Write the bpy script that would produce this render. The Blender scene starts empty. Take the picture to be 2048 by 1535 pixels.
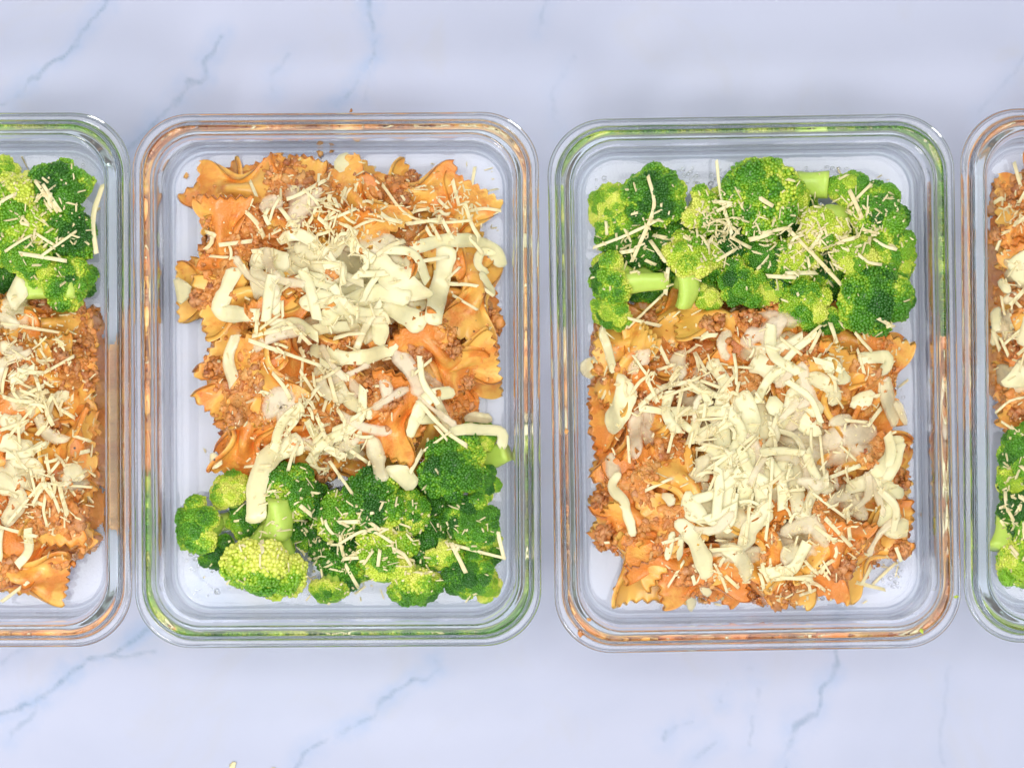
import bpy, math, random
import numpy as np
from mathutils import Vector, Matrix

random.seed(7); np.random.seed(7)
S = bpy.context.scene
C = S.collection

# ---------------------------------------------------------------- camera
CAM_H, LENS = 2.0, 169.2
cam = bpy.data.cameras.new("camera"); cam_o = bpy.data.objects.new("camera", cam); C.objects.link(cam_o)
cam.lens = LENS; cam.sensor_width = 36; cam.sensor_fit = 'HORIZONTAL'
cam.clip_start = 0.02; cam.clip_end = 20
cam_o.location = (0, 0, CAM_H); cam_o.rotation_euler = (0, 0, 0)
cam.dof.use_dof = True; cam.dof.focus_distance = CAM_H - 0.043; cam.dof.aperture_fstop = 12.0
S.camera = cam_o

# ---------------------------------------------------------------- world, lamps, exposure
w = bpy.data.worlds.new("World"); S.world = w; w.use_nodes = True
bg = w.node_tree.nodes["Background"]
bg.inputs[0].default_value = (0.93, 0.96, 1.0, 1); bg.inputs[1].default_value = 0.40
def area(name, loc, tgt, sx, sy, power, col):
    l = bpy.data.lights.new(name, 'AREA'); l.shape = 'RECTANGLE'; l.size = sx; l.size_y = sy
    l.energy = power; l.color = col
    o = bpy.data.objects.new(name, l); C.objects.link(o); o.location = loc
    o.rotation_euler = (Vector(tgt) - Vector(loc)).to_track_quat('-Z', 'Y').to_euler()
area("overhead_softbox", (0.0, 0.0, 2.65), (0, 0.0, 0.0), 2.5, 2.0, 60.0, (1.0, 0.99, 0.97))
area("window_softbox", (-0.70, -0.80, 1.0), (0, 0, 0.03), 0.38, 0.32, 6.5, (1.0, 0.97, 0.93))
S.view_settings.view_transform = 'Standard'; S.view_settings.look = 'None'
S.view_settings.exposure = -0.03; S.view_settings.gamma = 1.0
S.render.engine = 'CYCLES'
cy = S.cycles
cy.use_denoising = True
try: cy.denoiser = 'OPENIMAGEDENOISE'
except Exception: pass
cy.max_bounces = 18; cy.transmission_bounces = 18; cy.transparent_max_bounces = 8
cy.diffuse_bounces = 4; cy.glossy_bounces = 8; cy.volume_bounces = 0
cy.caustics_reflective = True; cy.caustics_refractive = True
cy.blur_glossy = 0.0; cy.sample_clamp_indirect = 25.0

# ---------------------------------------------------------------- helpers
def sc(z): return (CAM_H - z) * 36.0 / LENS / 2048.0
def P(px, py, z):                       # photo pixel + height of the thing's own support -> place on that height
    return ((px - 1024) * sc(z), (767.5 - py) * sc(z))

def hash3(ix, iy, iz, seed):
    n = (ix * 374761393 + iy * 668265263 + iz * 2147483647 + seed * 1274126177) & 0xFFFFFFFF
    n = ((n ^ (n >> 13)) * 1274126177) & 0xFFFFFFFF
    n = n ^ (n >> 16)
    return (n & 0xFFFF) / 65535.0
def vnoise(p, seed=0):                  # value noise in [-1,1]; p (n,3)
    p = np.asarray(p, float); i = np.floor(p).astype(np.int64); f = p - i; f = f * f * (3 - 2 * f)
    r = 0
    for dx in (0, 1):
        for dy in (0, 1):
            for dz in (0, 1):
                wgt = (f[:, 0] if dx else 1 - f[:, 0]) * (f[:, 1] if dy else 1 - f[:, 1]) * (f[:, 2] if dz else 1 - f[:, 2])
                r = r + wgt * hash3(i[:, 0] + dx, i[:, 1] + dy, i[:, 2] + dz, seed)
    return r * 2 - 1
def fbm(p, seed=0, oct=3):
    a, r, t = 1.0, 0, 0
    for k in range(oct):
        r = r + a * vnoise(np.asarray(p) * 2 ** k, seed + k * 17); t += a; a *= .5
    return r / t
def sstep(a, b, x):
    t = np.clip((x - a) / (b - a), 0, 1); return t * t * (3 - 2 * t)

def mesh_np(name, V, F, mat=None, smooth=True, col=None, attrs=None):
    """F: list of (n,k) int arrays"""
    V = np.ascontiguousarray(V, np.float32)
    if not isinstance(F, list): F = [F]
    F = [np.ascontiguousarray(f, np.int32) for f in F if len(f)]
    me = bpy.data.meshes.new(name)
    me.vertices.add(len(V)); me.vertices.foreach_set('co', V.ravel())
    tot = sum(f.size for f in F); me.loops.add(tot)
    me.loops.foreach_set('vertex_index', np.concatenate([f.ravel() for f in F]))
    st = []; o = 0
    for f in F:
        st.append(o + np.arange(len(f)) * f.shape[1]); o += f.size
    st = np.concatenate(st).astype(np.int32)
    me.polygons.add(len(st)); me.polygons.foreach_set('loop_start', st)
    me.polygons.foreach_set('use_smooth', np.full(len(st), smooth))
    me.update(calc_edges=True)
    if col is not None:
        a = me.attributes.new('col', 'FLOAT_COLOR', 'POINT')
        c4 = np.ones((len(V), 4), np.float32); c4[:, :3] = col; a.data.foreach_set('color', c4.ravel())
    for k, v in (attrs or {}).items():
        a = me.attributes.new(k, 'FLOAT', 'POINT'); a.data.foreach_set('value', np.ascontiguousarray(v, np.float32))
    me.validate()
    if mat: me.materials.append(mat)
    return me
def link(name, me, parent=None, label=None, cat=None, group=None, kind=None, loc=None, mw=None, **props):
    o = bpy.data.objects.new(name, me); C.objects.link(o)
    if parent: o.parent = parent
    if loc is not None: o.location = loc
    if mw is not None: o.matrix_basis = mw
    for k, v in (('label', label), ('category', cat), ('group', group), ('kind', kind)):
        if v: o[k] = v
    for k, v in props.items(): o[k] = v
    return o
def grid_faces(nu, nv, wrap_v=False, off=0):
    a = np.arange(nu - 1)[:, None] * nv; m = nv if wrap_v else nv - 1
    b = np.arange(m)[None, :]; b2 = (b + 1) % nv
    return np.stack([a + b, a + b2, a + nv + b2, a + nv + b], -1).reshape(-1, 4) + off

def ico(sub=0):
    t = (1 + 5 ** .5) / 2
    v = [(-1, t, 0), (1, t, 0), (-1, -t, 0), (1, -t, 0), (0, -1, t), (0, 1, t), (0, -1, -t), (0, 1, -t), (t, 0, -1), (t, 0, 1), (-t, 0, -1), (-t, 0, 1)]
    f = [(0, 11, 5), (0, 5, 1), (0, 1, 7), (0, 7, 10), (0, 10, 11), (1, 5, 9), (5, 11, 4), (11, 10, 2), (10, 7, 6), (7, 1, 8), (3, 9, 4), (3, 4, 2), (3, 2, 6), (3, 6, 8), (3, 8, 9), (4, 9, 5), (2, 4, 11), (6, 2, 10), (8, 6, 7), (9, 8, 1)]
    v = [tuple(np.array(q) / np.linalg.norm(q)) for q in v]
    for _ in range(sub):
        cache, nf = {}, []
        def mid(a, b):
            k = (min(a, b), max(a, b))
            if k not in cache:
                q = np.array(v[a]) + np.array(v[b]); v.append(tuple(q / np.linalg.norm(q))); cache[k] = len(v) - 1
            return cache[k]
        for a, b, c in f:
            x, y, z = mid(a, b), mid(b, c), mid(c, a); nf += [(a, x, z), (b, y, x), (c, z, y), (x, y, z)]
        f = nf
    return np.array(v), np.array(f)
ICO0, ICO1, ICO2 = ico(0), ico(1), ico(2)

def rot_to(a):                          # rotation taking +Z to a
    return np.array(Vector((0, 0, 1)).rotation_difference(Vector(a).normalized()).to_matrix())
def rotm(axis, ang): return np.array(Matrix.Rotation(ang, 3, axis))
def m4(R, t, s=1.0):
    M = np.eye(4); M[:3, :3] = np.asarray(R) * s; M[:3, 3] = t; return Matrix(M.tolist())
def rand_rots(n):
    q = np.random.normal(size=(n, 4)); q /= np.linalg.norm(q, axis=1)[:, None]
    a, b, c, d = q.T
    return np.stack([np.stack([1 - 2 * (c * c + d * d), 2 * (b * c - a * d), 2 * (b * d + a * c)], -1),
                     np.stack([2 * (b * c + a * d), 1 - 2 * (b * b + d * d), 2 * (c * d - a * b)], -1),
                     np.stack([2 * (b * d - a * c), 2 * (c * d + a * b), 1 - 2 * (b * b + c * c)], -1)], 1)

# ---------------------------------------------------------------- materials
class NT:
    def __init__(s, name):
        s.m = bpy.data.materials.new(name); s.m.use_nodes = True; s.t = s.m.node_tree
        s.b = s.t.nodes['Principled BSDF']; s.out = s.t.nodes['Material Output']
    def n(s, typ, **kw):
        nd = s.t.nodes.new(typ)
        for k, v in kw.items():
            if isinstance(k, str) and hasattr(nd, k): setattr(nd, k, v)
        return nd
    def l(s, a, b): s.t.links.new(a, b)
    def set(s, **kw):
        for k, v in kw.items(): s.b.inputs[k.replace('_', ' ')].default_value = v
    def noise(s, vec, scale, detail=3, rough=.55, dist=0.0):
        nd = s.n('ShaderNodeTexNoise'); nd.inputs['Scale'].default_value = scale
        nd.inputs['Detail'].default_value = detail; nd.inputs['Roughness'].default_value = rough
        nd.inputs['Distortion'].default_value = dist
        if vec: s.l(vec, nd.inputs['Vector'])
        return nd.outputs['Fac']
    def ramp(s, x, a, b, lo=0., hi=1.):
        nd = s.n('ShaderNodeMapRange'); nd.interpolation_type = 'SMOOTHSTEP'
        for i, v in ((1, a), (2, b), (3, lo), (4, hi)): nd.inputs[i].default_value = v
        s.l(x, nd.inputs[0]); return nd.outputs[0]
    def math(s, op, a, b=None, clamp=False):
        nd = s.n('ShaderNodeMath'); nd.operation = op; nd.use_clamp = clamp
        for i, v in enumerate((a, b)):
            if v is None: continue
            if isinstance(v, (int, float)): nd.inputs[i].default_value = v
            else: s.l(v, nd.inputs[i])
        return nd.outputs[0]
    def mix(s, f, a, b, blend='MIX'):
        nd = s.n('ShaderNodeMix'); nd.data_type = 'RGBA'; nd.blend_type = blend
        for i, v in ((0, f), (6, a), (7, b)):
            if isinstance(v, (int, float)): nd.inputs[i].default_value = v
            elif isinstance(v, tuple): nd.inputs[i].default_value = (*v, 1)
            else: s.l(v, nd.inputs[i])
        return nd.outputs[2]
    def attr(s, name, typ='GEOMETRY'):
        nd = s.n('ShaderNodeAttribute'); nd.attribute_type = typ; nd.attribute_name = name; return nd
    def coord(s, which='Object'): return s.n('ShaderNodeTexCoord').outputs[which]
    def geo_pos(s): return s.n('ShaderNodeNewGeometry').outputs['Position']
    def rnd(s): return s.n('ShaderNodeObjectInfo').outputs['Random']
    def bump(s, h, strength, dist):
        nd = s.n('ShaderNodeBump'); nd.inputs['Strength'].default_value = strength; nd.inputs['Distance'].default_value = dist
        s.l(h, nd.inputs['Height']); s.l(nd.outputs[0], s.b.inputs['Normal'])
    def color(s, c): s.l(c, s.b.inputs['Base Color'])
    def sss(s, wgt, scale, rad=(1, .6, .3)):
        s.b.inputs['Subsurface Weight'].default_value = wgt; s.b.inputs['Subsurface Scale'].default_value = scale
        s.b.inputs['Subsurface Radius'].default_value = rad

def mat_marble():
    m = NT('white_marble'); p = m.geo_pos()
    vd = m.attr('vein_distance').outputs['Fac']; vs = m.attr('vein_strength').outputs['Fac']
    cloud = m.noise(p, 9, 4, .5, .6); cloud2 = m.noise(p, 22, 4, .6, 1.0)
    base = m.mix(m.ramp(cloud, .35, .7), (.51, .54, .69), (.47, .505, .655))
    base = m.mix(m.ramp(cloud2, .52, .75, 0, .45), base, (.50, .51, .59))
    wob = m.math('MULTIPLY', m.math('SUBTRACT', m.noise(p, 160, 4, .6), .5), 2.6)
    d = m.math('ADD', vd, wob)
    brk = m.ramp(m.noise(p, 75, 3, .6), .34, .62)
    core = m.math('MULTIPLY', m.math('MULTIPLY', m.ramp(d, 1.8, -.6), brk), vs, True)
    halo = m.math('MULTIPLY', m.math('MULTIPLY', m.ramp(d, 9., 0.), vs), m.ramp(m.noise(p, 55, 4, .65), .32, .7, .05, .8), True)
    c = m.mix(halo, base, (.35, .46, .68)); c = m.mix(m.math('MULTIPLY', core, .80), c, (.16, .25, .39))
    m.color(c); m.set(Roughness=.42); m.b.inputs['Specular IOR Level'].default_value = .35
    return m.m
def mat_glass():
    m = NT('clear_green_glass'); m.t.nodes.remove(m.b)
    g = m.n('ShaderNodeBsdfGlass'); g.inputs['IOR'].default_value = 1.5; g.inputs['Roughness'].default_value = 0
    g.inputs['Color'].default_value = (1, 1, 1, 1); m.l(g.outputs[0], m.out.inputs['Surface'])
    v = m.n('ShaderNodeVolumeAbsorption'); v.inputs['Color'].default_value = (.40, .88, .78, 1); v.inputs['Density'].default_value = 2.5
    m.l(v.outputs[0], m.out.inputs['Volume']); return m.m
def mat_water():
    m = NT('water_drops'); m.t.nodes.remove(m.b)
    g = m.n('ShaderNodeBsdfGlass'); g.inputs['IOR'].default_value = 1.33; g.inputs['Roughness'].default_value = 0
    m.l(g.outputs[0], m.out.inputs['Surface']); return m.m
def mat_pasta():
    m = NT('sauced_pasta'); p = m.geo_pos(); r = m.rnd()
    yel = m.mix(m.noise(p, 120, 2), (.93, .57, .14), (.90, .47, .08))
    big = m.math('ADD', m.noise(p, 70, 4, .6, .4), m.math('MULTIPLY', m.math('SUBTRACT', r, .5), .22))
    c = m.mix(m.ramp(big, .40, .62), yel, (.83, .285, .048))
    c = m.mix(m.ramp(m.noise(p, 210, 3, .6), .60, .74, 0, .6), c, (.64, .15, .024))
    vo = m.n('ShaderNodeTexVoronoi'); vo.inputs['Scale'].default_value = 230; m.l(p, vo.inputs['Vector'])
    sp = m.math('MULTIPLY', m.ramp(vo.outputs['Distance'], .16, .08), m.ramp(vo.outputs['Color'], .80, .84))
    c = m.mix(sp, c, (.05, .02, .01)); m.color(c)
    g = m.noise(p, 850, 3, .6)
    m.bump(m.math('MULTIPLY', g, m.ramp(big, .40, .62, .15, 1)), .55, .0012)
    m.set(Roughness=.30); m.b.inputs['Coat Weight'].default_value = .3; m.b.inputs['Coat Roughness'].default_value = .15
    m.sss(.10, .001, (1, .5, .2)); return m.m
def mat_sauce():
    m = NT('meat_sauce'); p = m.geo_pos(); a = m.attr('col').outputs['Color']
    n = m.noise(p, 380, 4, .65); c = m.mix(m.ramp(n, .35, .7, 0, .55), a, (.86, .40, .11))
    c = m.mix(m.ramp(m.noise(p, 180, 3), .58, .75, 0, .55), c, (.60, .12, .014)); m.color(c)
    m.bump(m.noise(p, 1100, 3, .7), .7, .0011); m.set(Roughness=.27)
    m.b.inputs['Coat Weight'].default_value = .4; m.b.inputs['Coat Roughness'].default_value = .12
    m.sss(.08, .0008, (1, .5, .2)); return m.m
def mat_cheese():
    m = NT('melted_cheese'); p = m.geo_pos(); melt = m.attr('melt', 'OBJECT').outputs['Fac']
    n = m.noise(p, 90, 3)
    fresh = m.mix(n, (.90, .84, .53), (.89, .81, .44)); soft = m.mix(n, (.88, .66, .47), (.88, .75, .52))
    c = m.mix(m.math('ADD', melt, m.math('MULTIPLY', m.math('SUBTRACT', n, .5), .5), True), fresh, soft)
    m.color(c); m.bump(m.noise(p, 260, 2), .12, .0015); m.set(Roughness=.30); m.b.inputs['Coat Weight'].default_value = .2; m.b.inputs['Coat Roughness'].default_value = .15; core = m.attr('core').outputs['Fac']
    m.sss(.25, .0008, (1, .8, .5)); thin = m.math('SUBTRACT', 1.0, m.math('ADD', core, m.math('MULTIPLY', m.math('SUBTRACT', m.noise(p, 320, 3), .5), .7)), True)
    op = m.math('MULTIPLY', thin, m.ramp(melt, 0., .6, .35, 1.0)); m.l(m.math('SUBTRACT', m.math('SUBTRACT', 1.0, op), m.math('MULTIPLY', melt, .22), True), m.b.inputs['Alpha']); return m.m
def mat_parm():
    m = NT('grated_hard_cheese'); p = m.geo_pos(); r = m.rnd()
    c = m.mix(r, (.90, .82, .50), (.86, .72, .39)); c = m.mix(m.ramp(m.noise(p, 500, 2), .4, .7, 0, .4), c, (.95, .88, .62))
    m.color(c); m.bump(m.noise(p, 900, 2), .2, .0008); m.set(Roughness=.55); m.sss(.15, .0006, (1, .8, .5)); return m.m
def mat_bud():
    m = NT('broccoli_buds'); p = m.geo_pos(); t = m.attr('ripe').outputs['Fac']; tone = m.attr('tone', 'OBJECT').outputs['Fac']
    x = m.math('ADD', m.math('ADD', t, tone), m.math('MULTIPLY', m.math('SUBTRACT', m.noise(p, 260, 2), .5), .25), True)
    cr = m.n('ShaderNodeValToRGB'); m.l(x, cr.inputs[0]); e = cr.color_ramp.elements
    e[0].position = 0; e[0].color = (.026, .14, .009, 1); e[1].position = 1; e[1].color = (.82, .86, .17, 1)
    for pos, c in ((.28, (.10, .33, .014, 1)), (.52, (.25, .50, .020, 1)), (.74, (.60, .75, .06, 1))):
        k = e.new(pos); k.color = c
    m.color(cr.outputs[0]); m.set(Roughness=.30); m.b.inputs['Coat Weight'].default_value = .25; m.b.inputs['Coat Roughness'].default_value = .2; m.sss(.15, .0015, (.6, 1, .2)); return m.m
def mat_stalk():
    m = NT('broccoli_stalk'); p = m.geo_pos(); n = m.noise(p, 110, 3, .6)
    c = m.mix(n, (.62, .80, .17), (.50, .71, .10)); m.color(c); m.bump(m.noise(p, 420, 3), .25, .001)
    m.set(Roughness=.35); m.sss(.2, .004, (.7, 1, .3)); return m.m
M = dict(marble=mat_marble(), glass=mat_glass(), water=mat_water(), pasta=mat_pasta(), sauce=mat_sauce(), cheese=mat_cheese(), parm=mat_parm(), bud=mat_bud(), stalk=mat_stalk())

# ---------------------------------------------------------------- the marble surface
VEINS = [  # strength, polyline (photo pixels on the surface)
    (.8, [(225, -20), (212, 12), (180, 40), (135, 95), (95, 128), (70, 160), (50, 182), (35, 205), (0, 222), (-60, 260)]),
    (.75, [(440, 70), (425, 100), (408, 118), (410, 145), (400, 162), (375, 165), (355, 215), (325, 238), (285, 282), (200, 350)]),
    (.45, [(400, 160), (370, 175), (350, 210)]),
    (.9, [(735, 0), (740, 40), (747, 80), (752, 115), (722, 145), (708, 170), (690, 190), (672, 216), (640, 260)]),
    (.35, [(752, 115), (745, 160), (730, 200)]),
    (1.0, [(330, 1240), (290, 1258), (262, 1278), (225, 1305), (170, 1322), (130, 1348), (100, 1380), (85, 1395), (40, 1410), (0, 1424), (-60, 1440)]),
    (.55, [(300, 1300), (260, 1308), (225, 1306)]),
    (.5, [(70, 1415), (50, 1440), (20, 1455), (15, 1480)]),
    (.5, [(40, 1295), (10, 1318), (-40, 1345)]),
    (.75, [(862, 1305), (878, 1330), (860, 1345), (825, 1352), (800, 1370), (760, 1390), (750, 1425), (712, 1452), (650, 1480), (612, 1510), (590, 1560)]),
    (.7, [(1670, 1200), (1668, 1310), (1662, 1342), (1635, 1372), (1628, 1415), (1595, 1440), (1585, 1470), (1575, 1510), (1570, 1560)]),
    (.7, [(1462, 1362), (1448, 1378), (1438, 1395)]),
    (.65, [(1385, 1440), (1352, 1452), (1335, 1465), (1328, 1478)]),
    (.45, [(1500, 1330), (1518, 1366), (1505, 1450), (1495, 1490)]),
    (.5, [(1425, 1485), (1388, 1515), (1370, 1560)]),
    (.25, [(1905, 1340), (1895, 1400), (1880, 1470), (1890, 1560)]),
    (.35, [(1105, -5), (1095, 15), (1080, 60)]), (.3, [(1152, 108), (1110, 170), (1100, 190), (1120, 250)]),
    (.5, [(575, 115), (548, 150), (552, 180)]), (.6, [(420, 1130), (400, 1180), (455, 1205)]), (.5, [(1650, 1180), (1690, 1230), (1640, 1260)]),
    (.5, [(600, 560), (560, 700), (480, 820), (470, 1000), (420, 1130)]), (.4, [(1370, 330), (1250, 520), (1180, 700), (1160, 900)]),
    (.3, [(2100, 60), (2000, 170), (1960, 230)]),
]
def build_table():
    xs = np.concatenate([[-.9, -.6, -.4, -.3], np.arange(-.24, .2405, .001), [.3, .4, .6, .9]])
    ys = np.concatenate([[-.7, -.45, -.3, -.22], np.arange(-.18, .1805, .001), [.22, .3, .45, .7]])
    X, Y = np.meshgrid(xs, ys, indexing='ij'); n = X.size
    pts = np.stack([X.ravel(), Y.ravel(), np.zeros(n)], -1)
    wx = fbm(pts * 55, 3) * .0035 + fbm(pts * 300, 5, 2) * .0009; wy = fbm(pts * 55 + 9, 4) * .0035 + fbm(pts * 300 + 5, 6, 2) * .0009
    q = pts[:, :2] + np.stack([wx, wy], -1)
    D = np.full(n, 1e3); ST = np.zeros(n)
    for st, poly in VEINS:
        pl = np.array([P(a, b, 0) for a, b in poly]); L = len(pl) - 1
        d = np.full(n, 1e3)
        for i in range(L):
            a, b = pl[i], pl[i + 1]; ab = b - a
            t = np.clip(((q - a) @ ab) / (ab @ ab), 0, 1)
            d = np.minimum(d, np.linalg.norm(q - (a + t[:, None] * ab), axis=1))
        d *= 1000
        better = d / (st + .2) < D / (ST + .2); D = np.where(better, d, D); ST = np.where(better, st, ST)
    D = np.minimum(D, 40)
    V = pts; nx, ny = len(xs), len(ys)
    F = grid_faces(nx, ny)
    rim = np.concatenate([np.arange(nx) * ny, (nx - 1) * ny + np.arange(1, ny), (np.arange(nx - 2, -1, -1)) * ny + ny - 1, np.arange(ny - 2, 0, -1)])
    low = V[rim].copy(); low[:, 2] = -.02
    k = len(rim); i = np.arange(k); F2 = np.stack([rim, rim[(i + 1) % k], n + (i + 1) % k, n + i], -1)[:, ::-1]
    me = mesh_np('marble_surface', np.concatenate([V, low]), [F[:, ::-1] * 1, F2], M['marble'], True,
                 attrs=dict(vein_distance=np.concatenate([D, np.full(k, 40)]), vein_strength=np.concatenate([ST, np.zeros(k)])))
    me.flip_normals()
    link('marble_surface', me, kind='structure', label='white marble tabletop with slate blue veins under the containers')
build_table()

# ---------------------------------------------------------------- height map used to lay food on food
class HM:
    def __init__(s):
        s.r = .0006; s.x0, s.y0 = -.26, -.14; s.nx, s.ny = int(.52 / s.r), int(.28 / s.r); s.h = np.full((s.nx, s.ny), .0050)
    def ij(s, x, y):
        return (np.clip(((np.asarray(x) - s.x0) / s.r).astype(int), 1, s.nx - 2), np.clip(((np.asarray(y) - s.y0) / s.r).astype(int), 1, s.ny - 2))
    def at(s, x, y): i, j = s.ij(x, y); return s.h[i, j]
    def splat(s, V, wide=True):
        i, j = s.ij(V[:, 0], V[:, 1]); z = V[:, 2]
        for a, b in ([(0, 0), (1, 0), (-1, 0), (0, 1), (0, -1)] if wide else [(0, 0)]):
            np.maximum.at(s.h, (i + a, j + b), z)
H = HM()
def PH(px, py, z=.03):                  # pixel on the food: iterate on the height found there
    for _ in range(3):
        x, y = P(px, py, z); z = float(H.at(x, y))
    return x, y

# ---------------------------------------------------------------- glass containers
PROFILE = [(40, 4.6), (18.5, 4.6), (14.6, 4.8), (13.1, 6.0), (12.4, 8.6), (12.1, 16), (11.6, 32), (11.0, 45), (10.6, 49.6), (10.1, 51.3), (9.3, 52.0), (8.2, 52.1), (6.2, 52.0), (4.9, 51.7), (4.4, 50.6), (4.15, 47.6), (3.9, 46.2), (3.2, 45.8),
           (1.6, 45.7), (.5, 45.2), (.05, 44.2), (.5, 43.0), (1.6, 42.5), (3.0, 42.3), (3.5, 42.1), (4.1, 41.5), (5.2, 40.2), (6.4, 38.8), (7.3, 37.6), (7.6, 36.4), (7.85, 29), (8.3, 14), (8.7, 5), (9.3, 2.0), (10.6, .7), (13, .4), (17, .4), (21, .5), (25, .9), (40, .9)]
def rrect(hx, hy, r, nc=14, ns=10):
    pts = []
    for k, (cx, cyy) in enumerate(((1, 1), (-1, 1), (-1, -1), (1, -1))):
        a0 = k * math.pi / 2
        for i in range(nc + 1):
            a = a0 + (math.pi / 2) * i / nc
            pts.append((cx * (hx - r) + r * math.cos(a), cyy * (hy - r) + r * math.sin(a)))
        nx_ = [(-1, 1), (-1, -1), (1, -1), (1, 1)][k]
        ax, ay = pts[-1]; a1 = (k + 1) * math.pi / 2
        bx, by = nx_[0] * (hx - r) + r * math.cos(a1), nx_[1] * (hy - r) + r * math.sin(a1)
        for i in range(1, ns): pts.append((ax + (bx - ax) * i / ns, ay + (by - ay) * i / ns))
    return np.array(pts)
def chaikin(p, it=2):
    p = np.array(p, float)
    for _ in range(it):
        q = np.empty((2 * len(p) - 2, 2)); q[0::2] = p[:-1] * .75 + p[1:] * .25; q[1::2] = p[:-1] * .25 + p[1:] * .75
        p = np.vstack([p[:1], q, p[-1:]])
    return p
GW, GH = .1656, .2172
def build_glass():
    pr = chaikin(PROFILE, 2) / 1000.0; loops = []
    for d, z in pr:
        l = rrect(GW / 2 - d, GH / 2 - d, max(.0235 - .55 * d, .011)); loops.append(np.column_stack([l, np.full(len(l), z)]))
    V = np.concatenate(loops); n = len(loops[0]); F = grid_faces(len(loops), n, True)
    c0 = len(V); V = np.vstack([V, [0, 0, pr[0, 1]], [0, 0, pr[-1, 1]]]); i = np.arange(n); j = (i + 1) % n; o = (len(loops) - 1) * n
    T = np.concatenate([np.stack([np.full(n, c0), j, i], -1), np.stack([np.full(n, c0 + 1), o + i, o + j], -1)])
    return mesh_np('glass_container', V, [F, T], M['glass'], True)
glass_me = build_glass(); glass_me.flip_normals()
T1 = 'the shred-on-wall container'
T2 = 'the cheese-draped-broccoli container'
T3 = 'the cheese-smothered container'
T4 = 'the container past the cheese-smothered one'
TAG = {1: T1, 2: T2, 3: T3, 4: T4}
NEI = {(2, 0): 'shred-on-wall', (2, 1): 'cheese-smothered', (3, 0): 'cheese-draped-broccoli', (3, 1): 'last', (1, 1): 'cheese-draped-broccoli', (4, 0): 'cheese-smothered'}
ENDS = {1: (600, 1150, 0), 2: (330, 970, 1), 3: (600, 1200, 0), 4: (350, 880, 1)}
def zone(k, px, py):                    # where in the heap, told by things one can find
    a, b, fl = ENDS[k]; t = (py - a) / (b - a); t = 1 - t if fl else t
    e = 'amid the florets' if t < -.02 else ('beside the broccoli' if t < .33 else ('mid-heap' if t < .68 else 'opposite the broccoli'))
    d = px - CONT[k][0]; sd = ''
    key = (k, int(d > 0))
    if abs(d) > 90 and key in NEI and k in (2, 3): sd = f' nearer the {NEI[key]} container'
    return e + sd
ZF = .044
CONT = {1: (-143, 760, 0.2), 2: (674, 759.5, 0.35), 3: (1508.5, 766.5, 0.95), 4: (2330, 748, 0.5)}
CLAB = {1: 'clear rectangular glass food container with a long cheese shred pressed inside its wall',
        2: 'clear rectangular glass food container whose pasta cheese drapes onto the broccoli',
        3: 'clear rectangular glass food container holding the pasta most smothered in melted cheese',
        4: 'clear rectangular glass food container at the row end beside the cheese-smothered one'}
for k, (px, py, rot) in CONT.items():
    x, y = P(px, py, ZF)
    link('glass_container', glass_me, label=CLAB[k], cat='container', group='glass meal containers in a row', mw=m4(rotm('Z', math.radians(rot)), (x, y, .0004)))

# ---------------------------------------------------------------- meat sauce mounds
POLY = {
    2: [(410, 335), (520, 322), (700, 335), (840, 365), (930, 420), (975, 520), (1000, 640), (985, 770), (940, 840), (860, 920), (720, 975), (560, 950), (490, 955), (430, 850), (412, 700), (440, 640), (360, 600), (362, 560), (410, 540), (405, 430)],
    3: [(1190, 640), (1300, 590), (1500, 600), (1700, 620), (1775, 660), (1795, 760), (1805, 900), (1810, 1050), (1780, 1120), (1700, 1165), (1640, 1200), (1540, 1215), (1420, 1205), (1320, 1170), (1230, 1110), (1200, 1040), (1215, 950), (1225, 880), (1185, 860), (1180, 700)],
    1: [(-420, 620), (-200, 580), (60, 585), (190, 620), (222, 700), (225, 1050), (180, 1110), (60, 1160), (-100, 1190), (-400, 1180)],
    4: [(2000, 360), (2100, 330), (2400, 320), (2700, 340), (2700, 900), (2400, 880), (2100, 870), (1990, 850), (1975, 700), (1975, 450)],
}
MH = {1: .021, 2: .018, 3: .020, 4: .021}
def poly_world(k, z=.014): return np.array([P(a, b, z) for a, b in POLY[k]])
def poly_sd(pl, q):                     # signed distance, + inside
    n = len(pl); ins = np.zeros(len(q), bool); d = np.full(len(q), 1e3)
    for i in range(n):
        a, b = pl[i], pl[(i + 1) % n]; ab = b - a
        t = np.clip(((q - a) @ ab) / (ab @ ab), 0, 1); d = np.minimum(d, np.linalg.norm(q - (a + t[:, None] * ab), axis=1))
        c = ((a[1] > q[:, 1]) != (b[1] > q[:, 1])) & (q[:, 0] < (b[0] - a[0]) * (q[:, 1] - a[1]) / (b[1] - a[1] + 1e-12) + a[0]); ins ^= c
    return np.where(ins, d, -d)
SAUCE = np.array([(.83, .31, .065), (.78, .26, .048), (.87, .41, .11), (.60, .15, .025)])
mound_mesh = {}
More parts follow.
